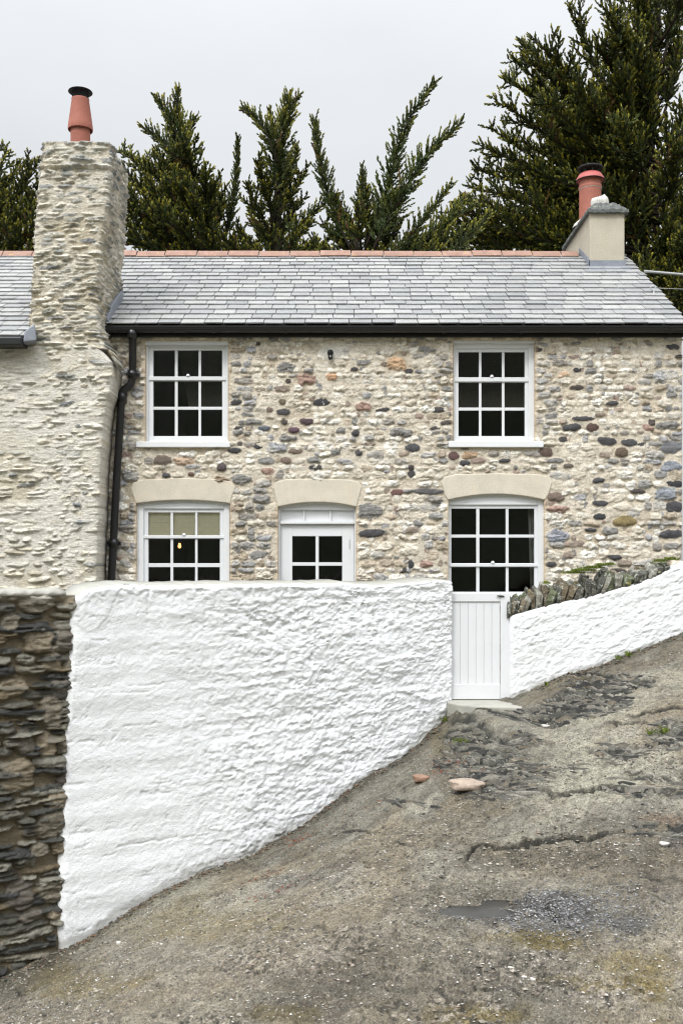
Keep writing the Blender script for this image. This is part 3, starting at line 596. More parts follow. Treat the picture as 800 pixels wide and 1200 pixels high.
dc, dr_ = [(342.4, 369.7), (373.4, 400.8)], [(628.3, 659), (663, 694)]
Ye = Yd + .03; m = MB(); bars(m, dc, dr_, Ye, Ye, Ye + .045, (328.9, 414.7, 614.3, 700)); m.box(X_(328.9, Ye), X_(414.7, Ye), Ye, Ye + .045, -1.24, Z_(700, Ye)); 
for k in range(7):
    a = X_(342 + k * 8.6, Ye); m.box(a, a + .075, Ye - .006, Ye - .001, -1.0, Z_(706, Ye))
m.build('door_leaf', M_paint, df, False, .003)
m = MB(); muntins(m, dc, dr_, Ye, Ye + .004, Ye + .036); m.build('glazing_bar', M_paint, df, False, .003)
m = MB()
for c in dc:
    for r in dr_: y = Ye + .022; a, b, c0, d0 = X_(c[0], Ye), X_(c[1], Ye), Z_(r[1], Ye), Z_(r[0], Ye); m.add([(a, y, c0), (b, y + .002, c0), (b, y, d0), (a, y - .001, d0)], [(0, 1, 2, 3)])
m.build('pane', M_glass, df)
m = MB(); m.box(X_(409, Ye), X_(409.8, Ye), Ye - .008, Ye - .001, Z_(643, Ye), Z_(632, Ye)); m.build('hinge', M_steel, df)
m = MB(); m.lathe([(.0, 0), (.022, .0), (.026, .02), (.0, .03)], (X_(335, Ye), Ye - .04, -.25), 14); m.build('handle', M_brass, df, True)
# things seen inside
b = empty('roman_blind', P(215, 612, Y0 + .2), 'cream fabric blind half lowered behind the lower left window', 'blind')
m = MB(); Yb = Y0 + .115
for k, (a, c) in enumerate([(590, 616), (612, 620), (618, 629)]):
    o = .012 * k; m.box(X_(170, Yb), X_(262, Yb), Yb - o, Yb - o + .008, Z_(c, Yb), Z_(a, Yb))
m.build('blind_fabric', M_cloth, b, False, .003)
m = MB()
for k in range(36):
    x = X_(170.5 + k * 2.54, Yb); m.lathe([(.0, .012), (.008, .006), (.0, -.006)], (x, Yb - .02, Z_(629.6, Yb)), 6)
m.build('fringe', M_brownrock, b)
cu = empty('curtain', P(622, 640, Y0 + .25), 'pale grey curtain drawn aside at the right of the lower right window', 'curtain')
vs = []; fs = []; nn = 24
for i in range(2):
    for k in range(nn + 1):
        t = k / nn; px = (618 if i == 0 else 621.5) + (14 if i == 0 else 14) * t; Yq = Y0 + .24 + .02 * math.sin(k * 1.4)
        vs.append(P(px, 590 if i == 0 else 712, Yq))
# taller hem gathers to the side
for k in range(nn): fs.append((k, k + 1, nn + 2 + k, nn + 1 + k))
m = MB(); m.add(vs, fs); o = m.build('drape', M_net, cu, True); sm_ = o.modifiers.new('S', 'SOLIDIFY'); sm_.thickness = .004
la = empty('hanging_lamp', P(210, 636, 13.6), 'small glowing bulb hanging in the room behind the lower left window', 'lamp')
m = MB(); m.lathe([(0, -.03), (.016, -.02), (.022, 0), (.016, .02), (.01, .045), (0, .05)], P(210.5, 640, 13.6), 16); m.build('bulb', emit('bulb glow', (1, .45, .12), 3.5), la, True)
lx, ly, lz = P(210.5, 640, 13.6); m = MB(); m.tube([(lx, ly, lz + .05), (lx, ly, .97)], .004, 6); m.lathe([(.013, .04), (.014, .075), (.006, .085)], (lx, ly, lz), 10); m.build('flex', M_metal, la)
# wall light under the eaves
wl = MB(); c = P(387, 415, Y0 - .03)
wl.lathe([(0, 0), (.030, 0), (.034, .03), (.0, .05)], (0, 0, 0), 20)
pts = [];
for i in range(9):
    for k in range(16):
        a = 2 * math.pi * k / 16; t = i / 8 * math.pi / 2; r = math.cos(t); pts.append((c[0] + .034 * r * math.cos(a), c[1] - .01 - .045 * math.sin(t), c[2] + .012 + .038 * r * math.sin(a)))
wl = MB(); wl.add(pts, [(i * 16 + k, i * 16 + (k + 1) % 16, (i + 1) * 16 + (k + 1) % 16, (i + 1) * 16 + k) for i in range(8) for k in range(16)])
o = wl.build('wall_light', M_metal, cottage, True)
m = MB(); m.lathe([(.012, 0), (.022, -.01), (.024, -.045), (.018, -.06), (0, -.062)], (c[0], c[1] - .025, c[2] - .005), 14); m.build('lamp_holder', M_metal, o, True)
m = MB(); m.box(c[0] - .004, c[0] + .006, c[1] - .053, c[1] - .05, c[2] - .045, c[2] - .025); m.build('lens', M_mortarw, o)
# ------------------------------------------------------------------ roofs
slcols = [srgb(158, 158, 157), srgb(163, 163, 162), srgb(152, 153, 153), srgb(168, 168, 166), srgb(160, 160, 160), srgb(146, 147, 148)]
def slates(name, x0, x1, ey, ez, ry, rz, parent, wd=.235, ex=.180, seed=1, verge=True):
    rr = random.Random(seed); m = MB(); L_ = math.hypot(ry - ey, rz - ez); ty, tz = (ry - ey) / L_, (rz - ez) / L_; ny, nz_ = -tz, ty
    def pt(x, s, h): return (x, ey + ty * s + ny * h, ez + tz * s + nz_ * h)
    # boarding under the slates
    m.hexa([pt(x0, .01, -.05), pt(x1 - .02, .01, -.05), pt(x1 - .02, L_, -.05), pt(x0, L_, -.05), pt(x0, .01, -.012), pt(x1 - .02, .01, -.012), pt(x1 - .02, L_, -.012), pt(x0, L_, -.012)], (.03, .03, .03))
    row = 0; s = -.02
    while s < L_ - .04:
        e = ex * rr.uniform(.9, 1.06); x = x0 - rr.uniform(0, .03) - (wd * .5 if row % 2 else 0)
        while x < x1:
            w_ = wd * rr.uniform(.86, 1.14); a, b = max(x, x0) + .0035, min(x + w_, x1 + (rr.uniform(-.012, .02) if verge else 0)) - .0035
            if x1 - (x + w_) < .06: b = x1 + (rr.uniform(-.012, .02) if verge else 0); w_ = x1 - x + .1
            if b - a > .03:
                h0 = rr.uniform(0, .005); th = rr.uniform(.014, .020); c = rr.choice(slcols); f = rr.uniform(.80, .92); c = tuple(v * f for v in c)
                s0 = s + rr.uniform(-.006, .006); s1 = min(s + e * 2.1, L_); tl = rr.uniform(-.004, .004)
                hb = .034 + h0; ht = .002
                m.hexa([pt(a, s0 + tl, hb - th + .0), pt(b, s0 - tl, hb - th), pt(b, s1, ht - th), pt(a, s1, ht - th), pt(a, s0 + tl, hb), pt(b, s0 - tl, hb), pt(b, s1, ht), pt(a, s1, ht)], c)
            x += w_
        s += e; row += 1
    return m.build(name, M_slate, parent, False, .0025, 1)
def ridge_tiles(x0, x1, ry, rz, parent, seed=2):
    rr = random.Random(seed); m = MB(); x = x0
    while x < x1 - .05:
        l = .41 * rr.uniform(.92, 1.08); b = min(x + l - .012, x1); dz = rr.uniform(-.006, .006); w_ = .14; t = .018
        prof = [(-w_, -.055), (-.075, .01), (-.03, .045), (0, .052), (.03, .045), (.075, .01), (w_, -.055)]
        out_ = [(ry + y, rz + z + dz) for y, z in prof]; inn_ = [(ry + y * .86, rz + z - t + dz) for y, z in prof][::-1]
        m.prismx(out_ + inn_, x, b); x += l
    o = m.build('ridge', M_terra, parent, False, .004)
    m = MB(); m.prismx([(ry - .12, rz - .06), (ry, rz + .026), (ry + .12, rz - .06)], x0 + .01, x1 - .01); m.build('ridge_mortar', M_mortarw, parent)
    return o
roof = slates('roof', -3.3, 3.85, EY, EZ, RY, RZ - .01, cottage)
roof['label'] = 'grey slate roof with terracotta ridge tiles'
m = MB()   # back slope
m.hexa([(-2.63, RY, RZ - .07), (3.85, RY, RZ - .07), (3.85, 16.6, 2.75), (-2.63, 16.6, 2.75), (-2.63, RY, RZ - .02), (3.85, RY, RZ - .02), (3.85, 16.6, 2.80), (-2.63, 16.6, 2.80)], slcols[0]); m.build('back_slope', M_slate, roof)
ridge_tiles(-3.2, X_(675, RY), RY, RZ + .005, roof)
# gutter, fascia, downpipe
m = MB(); m.box(X_(125, Y0 - .03), XR + .02, Y0 - .075, Y0 - .045, EZ - .115, EZ + .03); m.build('fascia', M_black, cottage)
m = MB(); gp = []; r0 = .056; gyc, gzc = EY + .0, EZ - .03
for k in range(13): a = math.pi + math.pi * k / 12; gp.append((gyc + r0 * math.cos(a), gzc + r0 * math.sin(a)))
for k in range(13): a = 2 * math.pi - math.pi * k / 12; gp.append((gyc + (r0 - .006) * math.cos(a), gzc + (r0 - .006) * math.sin(a)))
gx0 = X_(125, EY); m.prismx([(y, z - .0) for y, z in gp], gx0, 3.9); m.prismx([(gyc - r0 - .006, gzc - .004), (gyc - r0 - .006, gzc + .008), (gyc - r0 + .006, gzc + .008), (gyc - r0 + .006, gzc - .004)], gx0, 3.9)
m.prismx(gp[:13], gx0 - .004, gx0 + .002); m.prismx(gp[:13], 3.898, 3.904); gut = m.build('gutter', M_black, cottage)
for px in (140, 250, 335, 420, 520, 610, 700, 785):
    x = X_(px, EY); q = [(gyc + (r0 + .006) * math.cos(math.pi + math.pi * k / 10), gzc + (r0 + .006) * math.sin(math.pi + math.pi * k / 10)) for k in range(11)]
    m = MB(); m.prismx(q + [(y * 1 + (gyc - y) * .1, z + .004) for y, z in q[::-1]], x - .014, x + .014); m.build('bracket', M_black, gut)
dp = [P(155.5, 392, EY), P(155.5, 400, EY + .05), P(155.5, 438, EY + .09), P(155.3, 444, EY + .09), P(153, 451, EY + .09), P(146, 456, EY + .08), P(143.5, 462, EY + .08), P(142.5, 470, EY + .08), P(137, 560, EY + .07), P(131, 679, EY + .06), P(129, 812, EY + .06)]
m = MB(); m.tube(dp, .042, 20); pipe = m.build('downpipe', M_black, cottage, True)
def collar(p, q, r, m):
    m = MB(); m.tube([p, q], r, 20); m.build('collar', M_black, pipe, True)
def along(i, t): return tuple(a + (b - a) * t for a, b in zip(dp[i], dp[i + 1]))
collar(P(155.5, 386, EY), P(155.5, 397, EY + .03), .054, m); collar(P(155.5, 434, EY + .09), P(155.4, 443, EY + .09), .054, m); collar(P(143.6, 461, EY + .08), P(142.6, 470, EY + .08), .054, m)
collar(P(133.7, 632, EY + .063), P(133.2, 641, EY + .063), .052, m)
for px, py in ((155.4, 438), (133.5, 636)): x, y, z = P(px, py, EY + .08); m = MB(); m.box(x - .075, x + .075, y + .0, y + .05, z - .018, z + .018); m.build('clip', M_black, pipe, False, .004)
# ------------------------------------------------------------------ right chimney
CF, CB = 13.4, 14.85; cx0, cx1 = 3.245, 3.70; CT = 4.81
m = MB(); m.box(cx0, cx1, CF, CB, 3.6, CT); ch = m.build('chimney', M_render, roof, False, .012, 3); ch['label'] = 'squat rendered chimney at the right end of the ridge'
m = MB(); vs = []; nxx, nyy = 16, 34
for j in range(nyy + 1):
    for i in range(nxx + 1):
        x = cx0 - .045 + (cx1 - cx0 + .09) * i / nxx; y = CF - .05 + (CB - CF + .1) * j / nyy
        e = min(i / nxx, 1 - i / nxx) * (cx1 - cx0 + .09); e2 = min(j / nyy, 1 - j / nyy) * (CB - CF + .1)
        vs.append((x + rf.uniform(-.006, .006), y + rf.uniform(-.01, .01), CT + .03 + min(1, min(e, e2) / .13) * .13 + rf.uniform(-.010, .010)))
n0 = len(vs)
for (x, y, z) in vs[:n0]: pass
vb = [(x, y, CT - .012 + rf.uniform(-.006, .006)) for x, y, z in vs]
fs = []; W_ = nxx + 1
for j in range(nyy):
    for i in range(nxx): q = (j * W_ + i, j * W_ + i + 1, (j + 1) * W_ + i + 1, (j + 1) * W_ + i); fs += [q, tuple(n0 + v for v in q[::-1])]
ring = [i for i in range(W_)] + [j * W_ + nxx for j in range(1, nyy + 1)] + [nyy * W_ + i for i in range(nxx - 1, -1, -1)] + [j * W_ for j in range(nyy - 1, 0, -1)]
for a, b in zip(ring, ring[1:] + ring[:1]): fs.append((a, b, b + n0, a + n0))
m.add(vs + vb, fs); m.build('cap', M_capslate, ch)
PC = (X_(691, 14.15), 14.15, CT + .1)
zt = Z_(196, 14.15) - PC[2]; zh = Z_(212, 14.15) - PC[2]
m = MB(); m.lathe([(.150, -.05), (.148, zh + .02), (.150, zh + .05)], PC, 36); m.lathe([(.156, zh - .12), (.160, zh - .10), (.156, zh - .08)], PC, 36); m.lathe([(.0, zh + .05), (.150, zh + .05)], PC, 36)
pot = m.build('chimney_pot', M_pot, ch, True)
m = MB(); m.lathe([(.151, zh - .128), (.154, zh - .122), (.151, zh - .116)], PC, 36); m.build('band', M_mortarw, pot, True)
m = MB(); m.lathe([(.192, zh), (.186, zh + .03), (.15, zh + .085), (.10, zh + .11), (0, zh + .115)], PC, 36); m.lathe([(.19, zh), (.14, zh + .02), (0, zh + .02)], PC, 36); m.build('cowl', M_pinkcowl, pot, True)
m = MB(); m.lathe([(.17, zh + .155), (.178, zh + .165), (.17, zh + .18), (.05, zh + .20), (0, zh + .2)], PC, 36); m.lathe([(.17, zh + .155), (0, zh + .15)], PC, 24)
m.lathe([(.186, zh - .012), (.194, zh - .006), (.194, zh + .002)], PC, 36)
for k in range(8): a = k * math.pi / 4; m.box(PC[0] + .13 * math.cos(a) - .008, PC[0] + .13 * math.cos(a) + .008, PC[1] + .13 * math.sin(a) - .008, PC[1] + .13 * math.sin(a) + .008, PC[2] + zh + .05, PC[2] + zh + .16)
m.build('rain_hood', M_metal, pot, True)
m = MB(); m.lathe([(.27, -.03), (.24, .03), (.19, .07), (.151, .10)], (PC[0] + .02, PC[1] - .02, PC[2] - .02), 24)
for k in range(5): m.lathe([(.0, .07 + .01 * k), (.05, .05), (.065, 0), (.06, -.05)], (X_(697 + 2.6 * k, 13.75), 13.75, Z_(236, 13.75) - .015 + .006 * (k == 4)), 10)
m.build('mortar_haunch', M_mortarw, ch, True)
def rz_at(y): return EZ + (RZ - .01 - EZ) * (y - EY) / (RY - EY)
m = MB(); m.box(cx0 - .012, cx1 + .012, CF - .012, CF - .001, rz_at(CF) - .05, rz_at(CF) + .10)
m.hexa([(cx0 - .05, CF - .16, rz_at(CF - .16) + .022), (cx1 + .05, CF - .16, rz_at(CF - .16) + .022), (cx1 + .05, CF - .005, rz_at(CF - .005) + .022), (cx0 - .05, CF - .005, rz_at(CF - .005) + .022),
        (cx0 - .05, CF - .16, rz_at(CF - .16) + .03), (cx1 + .05, CF - .16, rz_at(CF - .16) + .03), (cx1 + .05, CF - .005, rz_at(CF) + .03), (cx0 - .05, CF - .005, rz_at(CF) + .03)])
m.prismx([(CF - .012, rz_at(CF) + .0), (RY, rz_at(RY) + .0), (RY, rz_at(RY) + .11), (CF - .012, rz_at(CF) + .11)], cx0 - .014, cx0 - .002)
m.build('flashing', M_lead, ch)
# ------------------------------------------------------------------ neighbouring cottage with the tall chimney
nb = empty('neighbouring_cottage', (-3.4, 11.0, YARD), 'cottage at the left edge with a pale limewashed slate stone wall and tall leaning chimney', 'cottage')
YN = 11.0
cp_l = [(1400, 120), (680, 123), (600, 126), (545, 128), (500, 131), (471, 135), (447, 141), (432, 142), (424, 136), (412, 126), (405, 120)]   # right edge (py, px)
U = axis([-6.2, -2.3], .0105); V = axis([-1.5, Z_(405, YN)], .0105)
UU, VV = np.meshgrid(U, V)
def slatefields(UU, VV, s):
    return fbm(UU * 9, VV * 30, 3, s), fbm(UU * 6, VV * 26, 3, s + 1), ridge((UU) * 5, (VV) * 46, 4, s + 2), fbm(UU * 35, VV * 60, 3, s + 3)
pal = [srgb(202, 196, 182), srgb(210, 205, 193), srgb(192, 187, 173), srgb(184, 180, 168), srgb(204, 196, 178)]
pald = [srgb(160, 157, 145), srgb(148, 148, 142), srgb(170, 162, 144), srgb(134, 134, 130), srgb(120, 122, 122)]
rn = random.Random(9)
def pick_n(u, v):
    q = rn.random(); return (rn.uniform(-.08, .16), rn.uniform(1.6, 2.4), rn.uniform(.014, .046), rn.choice(pal) if q < .90 else rn.choice(pald), rn.uniform(.8, 1.4), 3)
def smear(mort, H, UU, VV, s, amt=.5, fl=.55):
    sm = ss(.45, .62, fbm(UU * 2.6, VV * 5, 4, s)); H = H * (1 - fl * sm) + .010 * sm; mort = lerp(mort, sm * amt, srgb(213, 209, 199)); return mort, H
fl_ = slatefields(UU, VV, 101); H = .014 * (fl_[3] - .5) + .02 * (fbm(UU * 3, VV * 5, 4, 108) - .4)
mort = np.empty(UU.shape + (3,)); mort[:] = srgb(212, 207, 196); mort = lerp(mort, ss(.5, .7, fbm(UU * 2, VV * 3, 4, 107)) * .6, srgb(188, 176, 150))
stones_field(U, V, courses(-6.3, -2.2, -1.5, V[-1], .028, .062, .08, .40, pick_n, drop=.30, gap=.2, slope=0, rnd=rn), fl_, mort, H, lip=.75)
mort, H = smear(mort, H, UU, VV, 109)
H += .03 * (fbm(UU * 1.2, VV * 1.6, 3, 110) - .5)
# shear the right-hand edge to the leaning outline
zs = np.array([Z_(p[0], YN) for p in cp_l]); xs = np.array([X_(p[1], 11.42 if p[0] > 430 else 11.2) for p in cp_l]); o_ = np.argsort(zs)
xr = np.interp(VV, zs[o_], xs[o_]) + .012 * (fbm(VV * 14, VV * 3, 3, 111) - .5) * 2
tt = (UU - U[0]) / (U[-1] - U[0]); k = ss(.75, 1, tt) ; XX = UU + (xr - U[-1]) * k * 1.0
ed = np.clip((xr - XX) / .05, 0, 1); H = H - .03 * (1 - ed) ** 2
F = np.stack([XX, YN - H, VV], -1); B = np.stack([XX, np.full_like(XX, Y0 - .02), VV], -1); B[..., 1] = np.where(XX < -2.9, 11.4, Y0 - .015)
ob = grid_mesh('wall', F, B, np.ones((len(V) - 1, len(U) - 1), bool), mort, M_slatewall, nb)
# chimney stack: a leaning tapered tower wrapped by a height field (front, right side, back, left side)
rows_px = [(412, 33, 124), (377, 35, 113.5), (355, 36, 113), (330, 37.5, 113), (300, 40, 117), (285, 41, 118), (255, 43, 122.5), (222, 45, 126), (200, 46.5, 128.5), (166, 50.5, 129.5)]
rows_px.sort(); zz_ = np.array([Z_(r[0], YN) for r in rows_px]); lx_ = np.array([X_(r[1], YN) for r in rows_px]); rx_ = np.array([X_(r[2], YN) for r in rows_px]); o_ = np.argsort(zz_); zz_, lx_, rx_ = zz_[o_], lx_[o_], rx_[o_]
ZTOP = Z_(166, YN)
V = axis([Z_(409, YN), ZTOP], .0105); backY = lambda z: 12.15 - .25 * ss(3.0, ZTOP, z)
per = [0, .88, .88 + 1.1, .88 * 2 + 1.1, .88 * 2 + 2.2]; U = axis(per, .0105)
UU, VV = np.meshgrid(U, V)
fl_ = slatefields(UU, VV, 131); H = .016 * (fl_[3] - .5) + .02 * (fbm(UU * 3, VV * 5, 4, 138) - .4)
mort = np.empty(UU.shape + (3,)); mort[:] = srgb(198, 189, 172); mort = lerp(mort, ss(.45, .7, fbm(UU * 2, VV * 3, 4, 137)) * .6, srgb(182, 168, 140))
def pick_c(u, v):
    q = rn.random(); up = v > 3.9
    return (rn.uniform(-.06, .12), rn.uniform(1.8, 2.6), rn.uniform(.018, .045), rn.choice(pal) if q < (.42 if up else .62) else rn.choice(pald), rn.uniform(.9, 1.5), 3)
stones_field(U, V, courses(-.1, U[-1], V[0], V[-1], .022, .062, .10, .44, pick_c, drop=.08, gap=.2, rnd=rn), fl_, mort, H, lip=.75)
mort, H = smear(mort, H, UU, VV, 139, .3, .3)
zb_ = Z_(195, YN); H += .05 * np.exp(-((VV - zb_) / .014) ** 2) - .008 * ss(zb_ - .06, zb_, VV)
LX = np.interp(VV, zz_, lx_); RX = np.interp(VV, zz_, rx_); BY = backY(VV)
f1 = np.clip(UU / .88, 0, 1); f2 = np.clip((UU - .88) / 1.1, 0, 1); f3 = np.clip((UU - 1.98) / .88, 0, 1); f4 = np.clip((UU - 2.86) / 1.1, 0, 1)
back_sh = (X_(143.5, 12.0) - (-2.60)) * 0
XX = LX + (RX - LX) * f1 - (RX - LX) * f3; YY = YN + (BY - YN) * f2 - (BY - YN) * f4
def cd_(u, c): return np.clip(1 - np.abs(u - c) / .05, 0, 1)
# outward direction, blended at the corners
nx = np.zeros_like(UU); ny = np.zeros_like(UU)
seg = [(0, .88, 0, -1), (.88, 1.98, 1, 0), (1.98, 2.86, 0, 1), (2.86, 3.96, -1, 0)]
for i, (a, b, ax, ay) in enumerate(seg):
    wgt = ss(a - .03, a + .03, UU) * (1 - ss(b - .03, b + .03, UU)); nx += ax * wgt; ny += ay * wgt
w0 = 1 - ss(0, .03, UU); nx += -.5 * w0 ; ny += -.5 * w0 * 0; we = ss(3.93, 3.96, UU); ny += -.5 * we
for c_ in (0, .88, 1.98, 2.86, 3.96): H = H - .02 * cd_(UU, c_) ** 2
H += .02 * (fbm(UU * 2, VV * 2, 3, 140) - .5)
H[:, -1] = H[:, 0]; nx[:, -1] = nx[:, 0] = -.7; ny[:, -1] = ny[:, 0] = -.7
F = np.stack([XX + nx * H, YY + ny * H, VV], -1); cxm = (LX + RX) / 2; B = np.stack([XX + (cxm - XX) * .5, YY + ((YN + BY) / 2 - YY) * .5, VV], -1)
chn = grid_mesh('chimney', F, B, np.ones((len(V) - 1, len(U) - 1), bool), mort, M_slatewall, nb, back=False); chn['label'] = 'tall leaning limewashed stone chimney'
m = MB(); m.prism([(lx_[-1] + .02, ZTOP - .05), (rx_[-1] - .02, ZTOP - .05), (rx_[-1] - .06, ZTOP + .015), (lx_[-1] + .06, ZTOP + .02)], YN + .03, 11.88); m.build('cap', M_capslate, chn, False, .01)
# sloping shoulder over the breast beneath the chimney
m = MB()
for i, (px, py, hw, tilt) in enumerate([(117, 401, 10, .35), (125, 407, 9, .6), (131, 414, 9, .85), (137, 424, 8, 1.0), (108, 398, 9, .2)]):
    x, y, z = P(px, py, 11.1); v, f = rock((x, y + .04, z), (hw * .0115, .11, .026), tilt, 60 + i, 10, .06); c = rn.choice(pald); m.add(v, f, c)
m.build('shoulder', M_slatewall, nb, True)
# pot
pc = (X_(94.5, 11.35), 11.35, ZTOP)
def zp(py): return Z_(py, 11.35) - ZTOP
m = MB(); m.lathe([(.108, 0), (.106, zp(150)), (.108, zp(148))], pc, 32); m.lathe([(.134, zp(153)), (.137, zp(151)), (.132, zp(146)), (.095, zp(118)), (.098, zp(116.5)), (.085, zp(116.5)), (.085, zp(125)), (.118, zp(150)), (.134, zp(153))], pc, 32)
pot = m.build('chimney_pot', M_pot, chn, True)
m = MB()
for k in range(26):
    a = 2 * math.pi * k / 26; a2 = a + .5
    for s in (1, -1):
        m.tube([(pc[0] + .090 * math.cos(a), pc[1] + .090 * math.sin(a), pc[2] + zp(118)), (pc[0] + .09 * math.cos(a + s * .4), pc[1] + .09 * math.sin(a + s * .4), pc[2] + zp(108.5))], .0022, 4, False)
m.build('mesh_guard', M_metal, pot)
m = MB(); m.lathe([(0, zp(105)), (.05, zp(105.3)), (.130, zp(107.6)), (.133, zp(108.2)), (.125, zp(108.2)), (.05, zp(107.5)), (0, zp(107.3))], pc, 36); m.build('cowl', M_metal, pot, True)
m = MB(); m.lathe([(.2, -.02), (.17, .02), (.11, .05)], pc, 20); m.build('mortar_haunch', M_capslate, chn, True)
# neighbour roof
NEY, NEZ = 10.86, Z_(395, 10.86); nrf = slates('roof', -6.2, X_(38, 11.0) - .0, NEY, NEZ, RY, RZ - .01, nb, seed=5, verge=False)
ridge_tiles(-6.2, -3.25, RY, RZ + .0, nrf, 6)
m = MB(); m.hexa([(-6.2, RY, RZ - .06), (-2.65, RY, RZ - .06), (-2.65, 16.6, 2.7), (-6.2, 16.6, 2.7), (-6.2, RY, RZ - .01), (-2.65, RY, RZ - .01), (-2.65, 16.6, 2.75), (-6.2, 16.6, 2.75)], slcols[1]); m.build('back_slope', M_slate, nrf)
m = MB(); m.box(-6.2, X_(27, 10.8), 10.77, 10.86, NEZ - .11, NEZ - .012); m.build('gutter', M_black, nb, False, .02, 4)
m = MB(); m.box(-6.2, X_(33, YN), 10.87, YN + .05, NEZ - .10, NEZ - .005); m.build('fascia', M_black, nb)
def ns(y): return NEZ + (RZ - .01 - NEZ) * (y - NEY) / (RY - NEY)
m = MB(); x = X_(38, 11.0)
m.hexa([(X_(28, 10.82), 10.80, NEZ - .07), (X_(44, 10.82), 10.80, NEZ - .05), (X_(44, 11), 10.97, NEZ - .05), (X_(28, 11), 10.97, NEZ - .07), (X_(30, 10.82), 10.80, NEZ + .05), (X_(42, 10.82), 10.80, NEZ + .13), (X_(42, 11), 10.97, NEZ + .15), (X_(30, 11), 10.97, NEZ + .07)])
m.build('flashing', M_lead, nrf, False, .015, 3)
m = MB()   # flashing where our roof meets the chimney
m.prismx([(EY + .0, EZ + .0), (12.1, rz_at(12.1)), (12.1, rz_at(12.1) + .16), (EY + .15, rz_at(EY) + .24), (EY - .02, EZ + .05)], -2.62, -2.575)
m.build('flashing', M_lead, roof, False, .008)
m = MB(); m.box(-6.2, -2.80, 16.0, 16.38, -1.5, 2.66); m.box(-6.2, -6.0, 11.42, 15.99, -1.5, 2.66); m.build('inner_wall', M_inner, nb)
# ------------------------------------------------------------------ boundary walls
def freewall(name, pA, pB, ztop, zbot, H, mort, U, V, mat, thick, backtop, parent=None, shift=None):
    """wall surface from A to B (XY); U in 0..len; V in 0..1 mapped between bottom and top"""
    A = np.array(pA); Bv = np.array(pB); Lw = np.hypot(*(Bv - A)); t = (Bv - A) / Lw; nrm = np.array([t[1], -t[0]])   # outward, to the camera
    UU, VV = np.meshgrid(U, V); zt = ztop(UU); zbm = zbot(UU); Z = zbm + (zt - zbm) * VV
    if shift is not None: UU = UU + shift(UU, Z)
    F = np.stack([A[0] + t[0] * UU + nrm[0] * H, A[1] + t[1] * UU + nrm[1] * H, Z], -1)
    B = np.stack([A[0] + t[0] * UU - nrm[0] * thick, A[1] + t[1] * UU - nrm[1] * thick, Z + backtop * ss(.9, 1, VV)], -1)
    return grid_mesh(name, F, B, np.ones((len(V) - 1, len(U) - 1), bool), mort, mat, parent)
# big whitewashed wall
A = (-2.255 + .0, 8.2); Bp = (1.1, 10.4); Lw = math.hypot(Bp[0] - A[0], Bp[1] - A[1])
def wpx(px):   # distance along the wall for an image column
    a = (px - 400) / 1200; X = a * 9.679 / (1 - .6557 * a); return (X - A[0]) / (Bp[0] - A[0]) * Lw
def wY(u): return A[1] + (Bp[1] - A[1]) * u / Lw
toppx = [(70, 699), (80, 697), (92, 690), (110, 687), (150, 684), (200, 686), (240, 684), (300, 684), (330, 683), (370, 684), (400, 682), (440, 685), (480, 682), (510, 680), (527, 680)]
tu = np.array([wpx(p[0]) for p in toppx]); tz = np.array([Z_(p[1], wY(u)) for p, u in zip(toppx, tu)])
U = axis([0, Lw], .0105); V = np.linspace(0, 1, 300)
UU, VV = np.meshgrid(U, V)
xw = A[0] + (Bp[0] - A[0]) * UU / Lw
ztop = lambda u: np.interp(u, tu, tz) + .018 * (fbm(u * 9, u * 0 + 3, 3, 201) - .5)
zbot = lambda u: zb(A[0] + (Bp[0] - A[0]) * u / Lw) - .18
ZZ = zbot(UU) + (ztop(UU) - zbot(UU)) * VV
def edge_(z): return .085 * ss(-2.2, -.15, z) - .05 * ss(-2.2, -2.9, z) * 0 + .05 * (fbm(z * 3, z * 0 + 4, 4, 777) - .5)
def plaster(UU, ZZ, smoothm, s):
    wv = .012 * np.sin((ZZ * 27 + 4 * fbm(UU * 1.2, ZZ * 1.2, 3, s) + .5 * UU)) * smoothm
    st_ = ridge((UU) * 2.4, ZZ * 8 + .6 * fbm(UU * 2, ZZ * 2, 2, s + 1), 4, s + 2)
    lump = fbm(UU * 7, ZZ * 10, 4, s + 3) - .5; fine_ = fbm(UU * 26, ZZ * 34, 3, s + 4) - .5; big = fbm(UU * 1.3, ZZ * 1.6, 3, s + 5) - .5
    flake = np.abs(fbm(UU * 10 + 2 * lump, ZZ * 15, 3, s + 6) - .5)
    rgh = 1 - .78 * smoothm
    crease = ridge(UU * 1.6 + lump, ZZ * 9, 3, s + 7); rr_ = ss(.62, .9, ridge(UU * 3.2 + lump, ZZ * 9 + lump, 3, s + 8)); pit = ss(.66, .76, fbm(UU * 15, ZZ * 22, 3, s + 9)) * ss(.45, .6, fbm(UU * 2, ZZ * 2.4, 3, s + 10))
    return big * .045 + wv * .20 - smoothm * .007 * ss(.86, .95, crease) + rgh * (lump * .013 + fine_ * .021 + (st_ - .6) * .014 + rr_ * .008 - pit * .016) - (1 - .6 * smoothm) * .006 * (1 - ss(0, .03, flake))
smooth_m = (1 - ss(wpx(150), wpx(340), UU + .15 * (fbm(UU * 2, ZZ * 2, 3, 203) - .5))) * ss(-.1, .12, -.12 - ZZ) 
Hw = plaster(UU, ZZ, smooth_m, 210)
# rubble showing softly through the limewash
Hs = np.zeros_like(UU); dum = np.ones(UU.shape + (3,)); rw = random.Random(12)
stones_w = courses(0, Lw, -3.3, .1, .07, .13, .14, .38, lambda u, v: (rw.uniform(-.05, .1), 2.3, rw.uniform(.012, .035), (1, 1, 1), .4, 2.2), drop=.2, gap=.15, slope=.03, rnd=rw)
